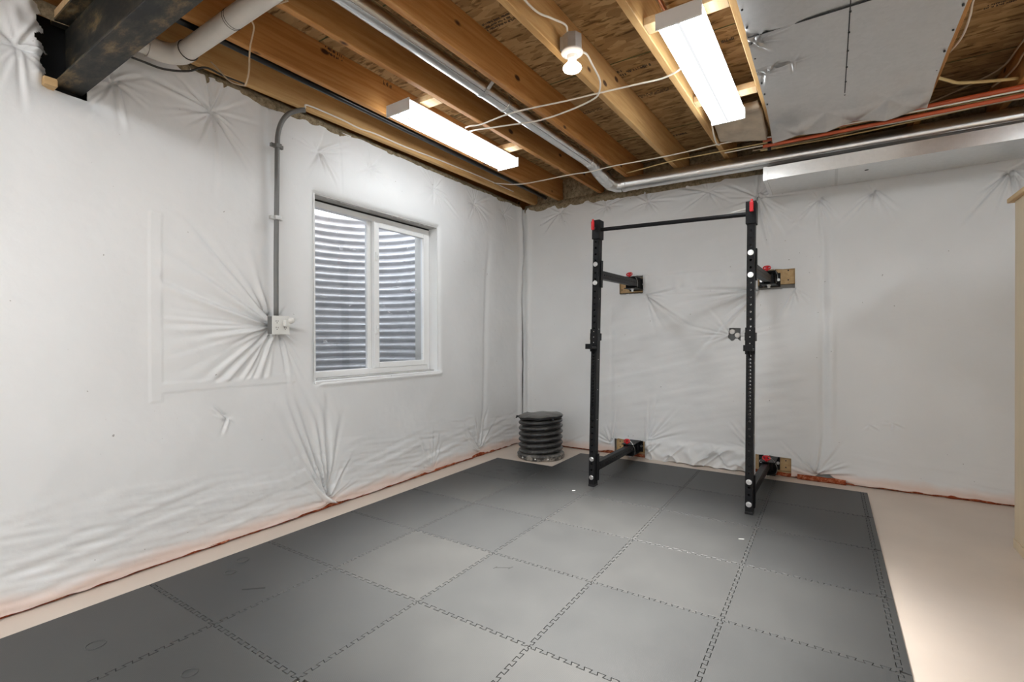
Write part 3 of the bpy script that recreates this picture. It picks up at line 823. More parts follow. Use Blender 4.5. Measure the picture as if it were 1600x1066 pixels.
# damp prints and scuffs
def blot(parent, x, y, rx, ry, seed):
    rng = random.Random(seed); n = 9
    pts = [(x+rx*math.cos(2*PI*k/n)*rng.uniform(.7, 1.15), y+ry*math.sin(2*PI*k/n)*rng.uniform(.7, 1.15), 0.0126) for k in range(n)]
    MB().poly(pts, (0, 0, 0.0003)).build('damp_print', M['stain'], parent)
for k, (x, y, rx, ry) in enumerate([(0.27, 1.45, .05, .05), (0.20, 1.55, .03, .035), (0.37, 1.60, .035, .03), (0.30, 1.62, .03, .03), (0.44, 1.52, .03, .028), (0.50, 1.57, .035, .03), (0.20, 1.36, .03, .03), (0.31, 1.35, .028, .03), (0.45, 1.42, .03, .03)]):
    blot(mats[(0, 2)], x, y, rx, ry, k)
def scrape(cr, pts, r, m):
    MB().tube([(x, y, 0.0128) for x, y in pts], r, 5, 0).build('scuff_mark', M[m], mats[cr])
scrape((2, 0), [(1.338, -0.128), (1.332, -0.155)], 0.0016, 'darkslot'); scrape((2, 0), [(1.335, -0.142), (1.405, -0.100)], 0.0014, 'darkslot'); scrape((2, 0), [(1.410, -0.084), (1.402, -0.116)], 0.0016, 'darkslot')
scrape((0, -2), [(0.42, -1.00), (0.50, -0.93)], 0.003, 'darkslot')
scrape((1, 2), [(1.10, 1.265), (1.12, 1.283)], 0.003, 'outlet')
scrape((3, 1), [(2.37, 0.965), (2.40, 0.978)], 0.0016, 'outlet')
# pressed rings on the near left mats
for (x, y, rr, cr) in ((0.36, -1.55, 0.032, (0, -3)), (0.10, -0.83, 0.03, (0, -2)), (0.19, -0.94, 0.026, (0, -2)), (0.86, -1.42, 0.026, (1, -3))):
    pts = [(x+rr*math.cos(2*PI*k/20), y+rr*math.sin(2*PI*k/20), 0.0128) for k in range(20)]
    MB().tube(pts, 0.0022, 6, 0, True).build('pressed_ring', M['foam'], mats[cr])

# ------------------------------------------------------------------ window
win = empty('window_1', (-0.37, 0.51, WZ0)); tag(win, kind='structure')
FX0, FX1 = -0.40, -0.33
fr = MB()
fy0, fy1, fz0, fz1 = WY0+0.004, WY1-0.004, WZ0+0.012, WZ1-0.014
t = 0.036
fr.box(FX0, FX1, fy0, fy0+t, fz0, fz1, 0.004).box(FX0, FX1, fy1-t, fy1, fz0, fz1, 0.004).box(FX0, FX1, fy0+t, fy1-t, fz0, fz0+t+0.012, 0.004).box(FX0, FX1, fy0+t, fy1-t, fz1-t-.008, fz1, 0.004)
fr.build('window_frame', M['vinylframe'], win)
ym = 0.495
# fixed pane left, sliding sash right (nearer the room)
sh = MB()
a0, a1, b0, b1 = ym-0.012, fy1-t, fz0+t+0.012, fz1-t-0.008
sx0, sx1 = -0.362, -0.322
sh.box(sx0, sx1, a0, a0+0.052, b0, b1, .004).box(sx0, sx1, a1-0.048, a1, b0, b1, .004).box(sx0, sx1, a0+.052, a1-.048, b0, b0+0.046, .004).box(sx0, sx1, a0+.052, a1-.048, b1-0.042, b1, .004)
sash = sh.build('sliding_sash', M['vinylframe'], win)
MB().box(-0.346, -0.342, a0+.05, a1-.046, b0+.044, b1-.04).build('pane', M['glass'], sash)
for zz in (1.32, 1.93):
    MB().box(sx1, sx1+0.010, a0+0.012, a0+0.034, zz-0.035, zz+0.035, .003).box(sx1+.01, sx1+0.018, a0+0.018, a0+0.028, zz-.012, zz+.012, .002).build('sash_latch', M['vinylframe'], sash)
ml = MB().box(FX0, -0.366, ym-0.045, ym+0.01, b0, b1, .003).build('meeting_stile', M['vinylframe'], win)
MB().box(-0.386, -0.382, fy0+t-.003, ym-.043, b0-.003, b1+.003).build('pane', M['glass'], win)
MB().box(-0.345, -0.3295, 0.43, 0.66, fz0+0.006, fz0+0.03).build('sticker', M['tape'], win)
MB().box(-0.338, -0.27, WY0+0.02, WY1-0.01, WZ0+0.0005, WZ0+0.011).build('window_sill', M['concrete'], win)
MB().box(-0.339, -0.332, WY0+0.005, WY1-0.005, WZ1-0.0135, WZ1-0.002).build('head_gap', M['darkslot'], win)

# window well outside
well = empty('window_well', (-0.95, 0.52, 0.70), 'corrugated galvanised window well outside behind the glass', 'window well')
wc, wa, wb = 0.52, 0.70, 0.78
th = np.linspace(0, PI, 90); zz = np.linspace(0.70, 2.46, 280)
TH_, ZZ = np.meshgrid(th, zz, indexing='ij')
off = 0.013*np.sin(2*PI*ZZ/0.070)
X = -0.525-(wb+off)*np.sin(TH_)**0.8; Y = wc+(wa+off)*np.cos(TH_)
idx = np.arange(X.size).reshape(X.shape)
F = np.stack([idx[:-1, :-1], idx[1:, :-1], idx[1:, 1:], idx[:-1, 1:]], -1).reshape(-1, 4)
o = rawmesh('corrugated_shell', np.stack([X, Y, ZZ], -1).reshape(-1, 3), F, M['well'], well)
sm = o.modifiers.new('thickness', 'SOLIDIFY'); sm.thickness = 0.004
for ya in (1.19, -0.26): MB().box(-0.530, -0.523, ya, ya+0.115, 0.70, 2.46).build('mounting_flange', M['well'], well)
for z in (1.12, 1.62, 2.10): MB().cyl((-0.523, 1.235, z), (-0.512, 1.235, z), 0.014, 8).build('anchor_bolt', M['blackpipe'], well)
gr = MB().poly([(-0.53-0.74*math.sin(a)**0.8, 0.52+0.66*math.cos(a), 0.55) for a in np.linspace(0, PI, 24)], (0, 0, 0.17)).build('gravel_bed', M['gravel']); tag(gr, 'grey gravel bed at the bottom of the window well', 'gravel', kind='stuff')

gnd = MB().box(-3.2, -0.53, -2.0, 3.0, 0.40, 0.55).build('ground', M['gravel']); tag(gnd, kind='structure')
# ------------------------------------------------------------------ lamps
def fluorescent():
    r = empty('ceiling_light', (0, 0, 0))
    L, W, H = 1.275, 0.215, 0.078
    hs = MB().box(-W/2+0.012, W/2-0.012, -L/2+.012, L/2-.012, -0.018, 0.0, .002).build('housing', M['white'], r, local=True)
    l = MB()
    pr = [(-W/2+.004, -0.016), (-W/2+0.006, -0.060), (-W/2+0.024, -0.074), (-0.012, -0.0755), (0, -0.0735), (0.012, -0.0755), (W/2-0.024, -0.074), (W/2-0.006, -0.060), (W/2-.004, -0.016)]
    l.poly([(x, -L/2+0.008, z) for x, z in pr], (0, L-0.016, 0)).build('lens', M['tube'], r, local=True)
    MB().box(-0.007, 0.007, -L/2+0.012, L/2-0.012, -0.0765, -0.0738).build('lens_ridge', M['ridge'], r, local=True)
    for sgn in (-1, 1):
        e = MB()
        y = sgn*(L/2)
        e.box(-W/2, W/2, min(y, y-sgn*0.009), max(y, y-sgn*0.009), -H, 0.0, .0015).build('end_cap', M['white'], r, local=True)
    return r
lamp = fluorescent()
lamp.location = (0.475, 0.640, 2.800); lamp.rotation_euler = (0, 0, -0.022)
tag(lamp, 'lit four foot fluorescent lamp nearer the left wall above the window', 'light fixture', 'fluorescent ceiling lamps')
l2 = copy_tree(lamp); l2.location = (2.245, 0.722, 2.800); l2.rotation_euler = (0, 0, -0.010)
l2['label'] = 'lit four foot fluorescent lamp beside the grey metal sheet at upper right'
for (x, y, lab) in ((2.24, -3.05, 'lit fluorescent lamp behind the photographer, by the middle of the room'), (1.10, -3.05, 'added fill fluorescent lamp behind the photographer, by the left wall'),  # middle lamp read off the beam's shadow; the others added unseen for fill
                    (4.55, -3.05, 'added fill fluorescent lamp behind the photographer, by the right wall'), (1.35, -3.9, 'added fill fluorescent lamp behind the photographer, second from the left wall'), (3.4, -3.9, 'added fill fluorescent lamp behind the photographer, second from the right wall'), (4.52, 0.3, 'added fill fluorescent lamp right of the view')):
    k = copy_tree(lamp); k.location = (x, y, 2.800); k.rotation_euler = (0, 0, 0); k['label'] = lab
    for ch in k.children:
        if ch.name.startswith('lens'):
            ch.data = ch.data.copy(); ch.data.materials[0] = M['tube_far']

bl = empty('bulb_fixture', (1.668, 0.13, 2.68), 'bare lit bulb in a round porcelain holder on a joist side', 'light fixture')
bx = MB(); bx.lathe([(0.054, 2.795), (0.054, 2.875), (0.050, 2.878)], (1.668, 0.13, 0), 8, cap=True); bx.build('junction_box', M['galvbox'], bl)
bx = MB().box(1.614, 1.640, 0.09, 0.17, 2.80, 2.87).build('bracket', M['galvbox'], bl)
h = MB().lathe([(0.058, 2.794), (0.060, 2.786), (0.055, 2.780), (0.030, 2.772), (0.024, 2.752), (0.020, 2.750)], (1.668, 0.13, 0), 28, cap=True).build('lamp_holder', M['porcelain'], bl, True, auto=0.6)
for dx, dy in ((0.042, 0.0), (-0.042, 0.0)): MB().cyl((1.668+dx, 0.13+dy, 2.777), (1.668+dx, 0.13+dy, 2.784), 0.006, 10).build('screw', M['blackpipe'], h)
MB().lathe([(0.016, 2.752), (0.019, 2.742), (0.034, 2.728), (0.049, 2.712), (0.051, 2.704), (0.046, 2.695), (0.030, 2.686), (0.001, 2.682)], (1.668, 0.13, 0), 28, cap=True).build('bulb', M['bulb'], bl, True)
# the flood bulb throws its light downwards
sp = bpy.data.lights.new('bulb_beam', 'SPOT'); sp.energy = 1200; sp.color = (1.0, 0.97, 0.93); sp.spot_size = math.radians(70); sp.spot_blend = 1.0; sp.shadow_soft_size = 0.045
so = bpy.data.objects.new('bulb_beam', sp); C.objects.link(so); so.parent = bl; so.location = (0, 0, -0.006)

# ------------------------------------------------------------------ ducts
d1 = empty('round_duct', (0.97, 0.6, 2.74), 'shiny round metal duct running lengthwise between joists and elbowing at back', 'duct')
A = Vector((0.822, -4.7, 2.868)); B = Vector((0.994, 1.86, 2.862))
MB().tube([A, B], 0.053, 32, 0).build('pipe', M['duct'], d1, True, auto=0.7)
seam_dir = (B-A).normalized()
sd = Vector((0.62, 0, -0.80)).normalized()*0.0525
MB().tube([A+sd, B+sd], 0.0035, 6, 0).build('lock_seam', M['duct'], d1, True)
for y in (0.52, 1.84):
    p = A.lerp(B, (y-A.y)/(B.y-A.y)); MB().tube([p-seam_dir*0.012, p+seam_dir*0.012], 0.0565, 32, 0).build('collar', M['duct'], d1, True, auto=0.7)
eb = [(0.994, 1.86, 2.862), (0.996, 1.95, 2.852), (0.998, 2.06, 2.822), (1.008, 2.17, 2.792), (1.026, 2.275, 2.766), (1.070, 2.338, 2.754), (1.112, 2.349, 2.752)]
for k in range(len(eb)-1):
    a = Vector(eb[k]); c = Vector(eb[k+1]); d = (c-a).normalized()
    MB().tube([a-d*0.010, c+d*0.010], 0.056+0.0022*k, 28, 0).build('elbow_gore', M['duct'], d1, True, auto=0.7)
# strap
st = [(0.90, 0.26, 2.80)]
c0 = A.lerp(B, (0.27-A.y)/(B.y-A.y))
pts = []
for k in range(13):
    a = PI*(0.98)+k/12*PI*0.9
    pts.append((c0.x+0.056*math.cos(a), 0.27, c0.z+0.056*math.sin(a)))
s = MB()
for q in (0,):
    V = [(p[0], 0.255, p[2]) for p in pts]+[(1.098, 0.255, 2.93)]
    W_ = [(p[0], 0.285, p[2]) for p in pts]+[(1.098, 0.285, 2.93)]
    va = [s.bm.verts.new(p) for p in V]; vb = [s.bm.verts.new(p) for p in W_]
    for i in range(len(va)-1): s.bm.faces.new((va[i], va[i+1], vb[i+1], vb[i]))
s.build('hanger_strap', M['duct_dull'], d1)

d2 = empty('crosswise_round_duct', (2.4, 2.35, 2.68), 'shiny round metal duct running along the top of the back wall', 'duct')
A2 = Vector((1.135, 2.35, 2.752)); B2 = Vector((5.6, 2.35, 2.700))
MB().tube([A2, B2], 0.066, 36, 0).build('pipe', M['duct'], d2, True, auto=0.7)
MB().tube([A2, A2+Vector((0.035, 0, 0))], 0.0705, 36, 0).build('collar', M['duct'], d2, True, auto=0.7)
sd = Vector((0, -0.80, -0.62)).normalized()*0.0655
MB().tube([A2+sd, B2+sd], 0.0035, 6, 0).build('lock_seam', M['duct'], d2, True)
for x in (3.93,):
    p = A2.lerp(B2, (x-A2.x)/(B2.x-A2.x))
    MB().tube([p-Vector((0.02, 0, 0)), p+Vector((0.02, 0, 0))], 0.0685, 36, 0).build('hanger_strap', M['duct_dull'], d2, True, auto=0.7)

d3 = empty('ceiling_box_duct', (3.9, 2.36, 2.50), 'flat rectangular sheet metal duct under the round duct along back wall', 'duct')
s = MB()
s.poly([(2.400, 2.115, 2.503), (2.400, 2.115, 2.603), (2.396, 2.56, 2.603), (2.392, 2.60, 2.503)], (3.2, 0, 0)).build('duct_body', M['duct'], d3)
s = MB()
s.box(2.390, 2.418, 2.110, 2.127, 2.499, 2.606).box(2.390, 2.418, 2.115, 2.60, 2.498, 2.503).build('end_flange', M['duct'], d3)
s = MB().box(2.50, 2.55, 2.111, 2.1155, 2.503, 2.600).build('drive_cleat', M['duct'], d3)
MB().box(2.87, 2.89, 2.116, 2.60, 2.5000, 2.5035).build('bottom_cleat', M['duct_dull'], d3)
MB().lathe([(0.013, 2.5035), (0.013, 2.5015)], (3.07, 2.28, 0), 16, cap=True).build('hole', M['darkslot'], d3)

# sheet metal panning under two joist bays
def pan():
    x0, x1, y0, y1 = 2.475, 3.372, -0.9, 1.79
    nu, nv = 120, 300
    u = np.linspace(x0, x1, nu); v = np.linspace(y0, y1+0.12, nv)
    U, V = np.meshgrid(u, v, indexing='ij')
    Z = 2.8085-0.004*np.ones_like(U)
    Z += -0.010*np.maximum(vnoise(U, V, 0.35, 0.45, 81), 0)+0.0012*vnoise(U, V, 0.09, 0.12, 82)
    Z += 0.42*pucker(U, V, 2.50, 0.60, 0.013, 0.40, 12, 83)+0.42*pucker(U, V, 2.66, 0.92, 0.016, 0.30, 6, 84)+0.42*pucker(U, V, 2.52, 0.98, 0.012, 0.26, 14, 85)
    Z += -0.05*np.maximum(0, np.abs(vnoise(U, V, 0.30, 0.35, 88)))**2*sstep(V, -0.6, 0.2)*0.4
    Z -= 0.002*np.exp(-((U-2.918)/0.004)**2)
    Z = np.minimum(Z, 2.8080)
    for yy in (0.53,): Z += 0.0025*np.exp(-((V-yy)/0.004)**2)
    # end dips towards the pipes, with creased corners
    e = sstep(V, 1.47, 1.92)
    za = np.abs((((U-2.475)/0.34+(V-1.47)/0.45) % 1)-0.5); zc = np.abs((((U-2.475)/0.34-(V-1.47)/0.45) % 1)-0.5)
    Z -= 0.05*e+0.034*e*np.minimum(za, zc)*2
    Z = np.minimum(Z, 2.8080)
    idx = np.arange(U.size).reshape(U.shape)
    F = np.stack([idx[:-1, :-1], idx[1:, :-1], idx[1:, 1:], idx[:-1, 1:]], -1).reshape(-1, 4)
    return rawmesh('ceiling_sheet_metal', np.stack([U, V, Z], -1).reshape(-1, 3), F, M['foil'])
pn = pan(); tag(pn, 'dented grey metal sheet nailed under the joists at upper right', 'metal sheet')
s = MB()
for x, y in [(2.487, -0.2+0.16*k) for k in range(11)]+[(2.918, 0.2+0.19*k) for k in range(8)]+[(3.36, 0.6+0.22*k) for k in range(6)]:
    MB().cyl((x, y, 2.7955), (x, y, 2.804), 0.005, 8).build('nail_head', M['darkslot'], pn)
MB().box(2.914, 2.919, -0.8, 1.50, 2.7975, 2.803).build('joint_line', M['darkslot'], pn)
MB().box(2.48, 3.36, 0.532, 0.537, 2.797, 2.803).build('joint_line', M['darkslot'], pn)
# paper-faced wool stuffed in the bay beyond the right lamp
nu = nv = 30
U, V = np.meshgrid(np.linspace(2.11, 2.435, nu), np.linspace(1.46, 1.92, nv), indexing='ij')
Z = 2.835-0.055*sstep(V, 1.55, 1.9)*(0.6+0.8*(U-2.11)/0.32)+0.018*vnoise(U, V, 0.09, 0.12, 91)
idx = np.arange(U.size).reshape(U.shape)
F = np.stack([idx[:-1, :-1], idx[1:, :-1], idx[1:, 1:], idx[:-1, 1:]], -1).reshape(-1, 4)
o = rawmesh('wool_bundle', np.stack([U, V, Z], -1).reshape(-1, 3), F, simple('brown_paper_facing', (0.50, 0.42, 0.32), 0.6, 0, 0.15, 12))
sm = o.modifiers.new('thickness', 'SOLIDIFY'); sm.thickness = 0.05; sm.offset = 1
tag(o, 'crumpled tan facing hanging in the joist bay past the right lamp', 'insulation')

# ------------------------------------------------------------------ pipes and cables
pv = empty('pvc_drain_pipe', (1.5, -1.05, 2.72), 'white plastic drain pipe slung under the joists beside the steel beam', 'pipe')
MB().tube([(-0.02, -1.055, 2.755), (5.5, -1.055, 2.755)], 0.046, 28, 0).build('pipe', M['pvc'], pv, True, auto=0.7)
MB().tube([(0.03, -1.055, 2.755), (-0.03, -1.060, 2.755), (-0.075, -1.085, 2.755), (-0.10, -1.13, 2.755), (-0.104, -1.19, 2.755)], 0.052, 28, 5).build('elbow', M['pvc'], pv, True, auto=0.7)
MB().tube([(-0.104, -1.16, 2.755), (-0.104, -1.385, 2.755)], 0.046, 28, 0).build('stub_pipe', M['pvc'], pv, True, auto=0.7)
for x in (-0.01, 0.03):
    pts = [(x, -1.055+0.0485*math.cos(a), 2.755+0.0485*math.sin(a)) for a in np.linspace(0, 2*PI, 24, endpoint=False)]
    MB().tube(pts, 0.0035, 6, 0, True).build('strap', M['blackcable'], pv)
for x in (0.47, 0.485):
    pts = [(x, -1.055+0.0468*math.cos(a), 2.755+0.0468*math.sin(a)) for a in np.linspace(0, 2*PI, 24, endpoint=False)]
    MB().tube(pts, 0.0012, 5, 0, True).build('pipe_mark', M['blackcable'], pv)

def line(name, pts, r, m, label, cat, group=None, smooth=6, seg=8):
    o = MB().tube(pts, r, seg, smooth).build(name, M[m], None, True)
    return tag(o, label, cat, group)
line('black_gas_pipe', [(0.105, -4.6, 2.835), (0.132, -0.8, 2.832), (0.150, 2.55, 2.830)], 0.019, 'blackpipe', 'black iron pipe running beside the second joist from the left wall', 'pipe', smooth=0, seg=16)
line('copper_pipe', [(2.10, -2.0, 2.925), (2.118, -0.3, 2.925), (2.14, 0.9, 2.925)], 0.011, 'copper', 'thin copper pipe in the bay above the right fluorescent lamp', 'pipe', smooth=0, seg=12)
p1 = line('ceiling_heating_pipe', [(2.40, 2.0, 2.782), (3.2, 2.0, 2.785), (3.84, 2.0, 2.787), (5.6, 2.0, 2.79)], 0.017, 'pex', 'upper orange red pipe running below the joists at right', 'pipe', 'orange red pipes', seg=14)
p2 = line('ceiling_heating_pipe', [(2.40, 2.0, 2.735), (3.2, 2.0, 2.735), (3.84, 2.0, 2.735), (5.6, 2.0, 2.735)], 0.013, 'pex', 'lower orange red pipe running below the joists at right', 'pipe', 'orange red pipes', seg=14)
o = MB().box(2.43, 2.455, 2.0172, 2.022, 2.70, 2.808, 0.001).build('pipe_clamp', M['blackpipe'], p1)

line('lamp_cable', [(0.592, 0.55, 2.795), (0.63, 0.56, 2.802), (0.712, 0.586, 2.803), (0.914, 0.562, 2.803), (1.095, 0.568, 2.803), (1.371, 0.602, 2.797), (1.59, 0.638, 2.803), (1.865, 0.663, 2.797), (1.996, 0.68, 2.798), (2.095, 0.655, 2.803), (2.12, 0.64, 2.815)],
     0.0055, 'cable', 'white cable spanning the joists from left lamp straight to right lamp', 'cable', 'white lighting cables')
line('lamp_cable', [(0.592, 0.60, 2.785), (0.65, 0.61, 2.787), (0.724, 0.633, 2.788), (0.909, 0.685, 2.788), (1.119, 0.735, 2.787), (1.38, 0.705, 2.782), (1.56, 0.664, 2.788), (1.625, 0.60, 2.788), (1.682, 0.474, 2.790), (1.705, 0.308, 2.80), (1.716, 0.22, 2.805), (1.712, 0.175, 2.80)],
     0.0055, 'cable', 'white cable looping from the bare bulb back to the left lamp', 'cable', 'white lighting cables')
line('lamp_cable', [(1.60, -1.2, 2.89), (1.615, -0.5, 2.87), (1.617, -0.2, 2.86), (1.635, -0.05, 2.89), (1.665, 0.05, 2.90), (1.66, 0.09, 2.885)],
     0.0055, 'cable', 'white cable stapled along the joist into the bulb junction box', 'cable', 'white lighting cables')
line('wall_cable', [(-0.112, -0.325, 2.775), (-0.118, -0.28, 2.80), (-0.118, -0.257, 2.825), (-0.132, 0.011, 2.838), (-0.127, 0.171, 2.828), (-0.121, 0.337, 2.838), (-0.112, 0.636, 2.836), (-0.096, 1.124, 2.85), (-0.077, 1.70, 2.858), (-0.06, 2.2, 2.85)],
     0.0055, 'cable', 'white cable leaving the grey conduit along the joist on left wall', 'cable', 'white lighting cables')
line('ceiling_cable', [(-0.07, 1.85, 2.85), (0.24, 1.90, 2.800), (0.75, 1.92, 2.800), (0.98, 1.91, 2.785), (1.19, 1.93, 2.80), (1.62, 1.95, 2.798), (1.86, 1.95, 2.800), (2.07, 1.93, 2.800), (2.30, 1.93, 2.792), (2.45, 1.93, 2.772), (2.9, 1.94, 2.757), (3.6, 1.95, 2.75), (5.4, 1.95, 2.75)],
     0.0055, 'cable', 'long white cable crossing under all joists near the back wall', 'cable', 'ceiling cables at the back')
line('ceiling_cable', [(1.20, 2.25, 2.825), (1.36, 2.16, 2.802), (1.674, 2.10, 2.800), (1.942, 2.10, 2.800), (2.426, 2.10, 2.796), (2.969, 2.10, 2.802), (3.401, 2.10, 2.800), (3.866, 2.10, 2.785), (5.4, 2.10, 2.78)],
     0.0055, 'yellow', 'yellowish cable just above the round duct on the back wall', 'cable', 'ceiling cables at the back')
line('ceiling_cable', [(2.10, 2.13, 2.790), (2.426, 2.12, 2.784), (2.851, 2.12, 2.775), (3.228, 2.12, 2.760), (3.565, 2.12, 2.762), (3.866, 2.12, 2.765), (5.4, 2.12, 2.76)],
     0.0055, 'cable', 'white cable lying against the round duct at right', 'cable', 'ceiling cables at the back')
line('ceiling_cable', [(2.40, 2.055, 2.765), (2.7, 2.05, 2.752), (3.15, 2.05, 2.745), (3.4, 2.055, 2.755), (3.9, 2.05, 2.76), (5.4, 2.05, 2.76)],
     0.005, 'tan', 'tan cable threading between the two orange red pipes', 'cable', 'ceiling cables at the back')
line('ceiling_cable', [(2.36, 2.20, 2.775), (2.9, 2.21, 2.768), (3.3, 2.205, 2.775), (3.9, 2.20, 2.792), (5.4, 2.20, 2.79)], 0.0055, 'yellow', 'lower yellowish cable resting along the round duct at right', 'cable', 'ceiling cables at the back')
line('ceiling_cable', [(2.30, 2.235, 2.800), (2.8, 2.24, 2.795), (3.25, 2.235, 2.805), (3.9, 2.24, 2.80), (5.4, 2.24, 2.80)], 0.0055, 'tan', 'tan cable nearest the back wall above the round duct', 'cable', 'ceiling cables at the back')
line('hanging_cable', [(2.102, 1.36, 2.86), (2.104, 1.45, 2.85), (2.108, 1.56, 2.815), (2.106, 1.63, 2.775), (2.104, 1.74, 2.745), (2.108, 1.82, 2.752), (2.10, 1.90, 2.785)],
     0.0055, 'cable', 'white cable dropping from the far end of the right lamp', 'cable', 'white lighting cables')
line('bay_cable', [(3.408, 0.40, 2.88), (3.41, 0.975, 2.89), (3.41, 1.183, 2.897), (3.408, 1.50, 2.935), (3.404, 1.60, 2.95)], 0.007, 'cable', 'white cable close against the joist right of the metal sheet', 'cable', 'cables in the right bay')
line('bay_cable', [(3.44, 0.60, 2.99), (3.45, 1.10, 2.965), (3.452, 1.20, 2.925), (3.448, 1.36, 2.90), (3.43, 1.60, 2.935), (3.405, 1.80, 2.98)], 0.006, 'cable', 'white cable bowing into the open bay at top right', 'cable', 'cables in the right bay')
line('bay_cable', [(3.795, 1.3, 2.95), (3.79, 1.82, 2.985), (3.78, 2.10, 2.99), (3.70, 2.24, 2.985), (3.50, 2.40, 2.97), (3.30, 2.50, 2.95)], 0.0055, 'tan', 'tan cable sagging out of the last joist at far right', 'cable', 'cables in the right bay')
line('bay_cable', [(3.80, 1.3, 2.90), (3.802, 1.82, 2.925), (3.80, 1.94, 2.91), (3.79, 2.13, 2.92), (3.74, 2.2, 2.90)], 0.0055, 'tan', 'tan cable running along the last joist at far right', 'cable', 'cables in the right bay')
line('bay_cable', [(3.395, 1.70, 2.842), (3.46, 1.78, 2.840), (3.522, 1.848, 2.838), (3.689, 1.93, 2.838), (3.81, 1.975, 2.838)], 0.010, 'yellow', 'thick yellow cable crossing the dark bay at right', 'cable', 'cables in the right bay')
line('hanging_wire', [(0.75, -0.945, 2.800), (0.52, -0.99, 2.803), (0.462, -0.945, 2.78), (0.425, -0.945, 2.69), (0.412, -0.945, 2.575), (0.385, -0.945, 2.525), (0.34, -0.93, 2.535), (0.215, -0.92, 2.59), (0.10, -0.90, 2.66), (0.0, -0.89, 2.74), (-0.06, -0.90, 2.795)],
     0.004, 'tan', 'thin tan wire looping down from the white drain pipe', 'wire')
line('hanging_black_wire', [(-0.16, -1.30, 2.690), (-0.165, -1.18, 2.695), (-0.165, -1.09, 2.700), (-0.15, -0.98, 2.735), (-0.125, -0.90, 2.784), (-0.128, -0.80, 2.783), (-0.13, -0.68, 2.79)],
     0.006, 'blackcable', 'black wire drooping over the left wall under the drain pipe', 'wire')
line('hanging_wire', [(0.06, -0.80, 3.04), (0.055, -0.92, 3.01), (0.05, -0.98, 2.92), (0.045, -1.0, 2.85), (0.04, -0.985, 2.82)], 0.0045, 'tan', 'pale wire dropping between joists beside the steel beam', 'wire')

# ------------------------------------------------------------------ conduit and outlet
cd = empty('electrical_conduit', (-0.19, -0.455, 1.39), 'dark grey conduit rising up the left wall from outlet to joist', 'conduit')
MB().tube([(-0.172, -0.462, 1.392), (-0.172, -0.459, 1.8), (-0.172, -0.452, 2.2), (-0.172, -0.447, 2.48), (-0.168, -0.443, 2.58), (-0.155, -0.425, 2.66), (-0.138, -0.385, 2.725), (-0.118, -0.325, 2.765), (-0.105, -0.29, 2.776)], 0.0155, 14, 6).build('tube', M['conduit'], cd, True)
for z in (2.03, 2.50):
    y = -0.459+(z-1.8)*0.017
    MB().box(-0.190, -0.150, y-0.020, y+0.020, z-0.014, z+0.014, .004).box(-0.190, -0.168, y-0.042, y+0.042, z-0.012, z+0.012, .003).build('strap', M['conduit'] if z > 2.3 else M['galvbox'], cd)
ob = empty('outlet_box', (-0.17, -0.445, 1.28), 'square white outlet box at the bottom of the grey conduit', 'outlet')
MB().box(-0.205, -0.148, -0.503, -0.390, 1.276, 1.390, .003).build('box', M['conduit'], ob)
pl = MB().box(-0.148, -0.142, -0.506, -0.387, 1.273, 1.393, .002).build('cover_plate', M['outlet'], ob)
for yc in (-0.474, -0.419):
    for zc in (1.312, 1.354):
        MB().box(-0.142, -0.1412, yc-0.008, yc-0.005, zc, zc+0.011).box(-0.142, -0.1412, yc+0.005, yc+0.008, zc, zc+0.010).cyl((-0.142, yc, zc-0.007), (-0.1412, yc, zc-0.007), 0.003, 8).build('socket_slot', M['darkslot'], pl)
nl = empty('outlet_night_light', (-0.12, -0.418, 1.33), 'small clear round night light plugged into the wall outlet', 'night light')
MB().box(-0.1405, -0.108, -0.437, -0.400, 1.325, 1.368, .006).build('body', M['outlet'], nl)
MB().sphere((-0.098, -0.402, 1.364), 0.021, 18).build('globe', M['clear'], nl, True)

# ------------------------------------------------------------------ squat rack
rack = empty('squat_rack', (1.78, 1.48, 0.0125), 'black wall mounted folding squat rack with pull-up bar', 'squat rack')
Z0 = 0.0135
def leaner(xc, k): return lambda p: (p.x+k*(p.z-Z0), p.y, p.z)
def carve(name, solid, holes, m, parent):
    """solid minus holes, as a plain mesh"""
    a = solid.build('tmp_a', m, None); b = holes.build('tmp_b', m, None)
    md = a.modifiers.new('b', 'BOOLEAN'); md.object = b; md.operation = 'DIFFERENCE'; md.solver = 'EXACT'
    dg = bpy.context.evaluated_depsgraph_get(); dg.update()
    me = bpy.data.meshes.new_from_object(a.evaluated_get(dg)); me.name = name
    bpy.data.objects.remove(a); bpy.data.objects.remove(b)
    me.transform(Matrix.Translation(-world_loc(parent)))
    o = bpy.data.objects.new(name, me); C.objects.link(o); o.parent = parent
    if not me.materials: me.materials.append(m)
    return o
UW, UD = 0.050, 0.074
YF = 1.443
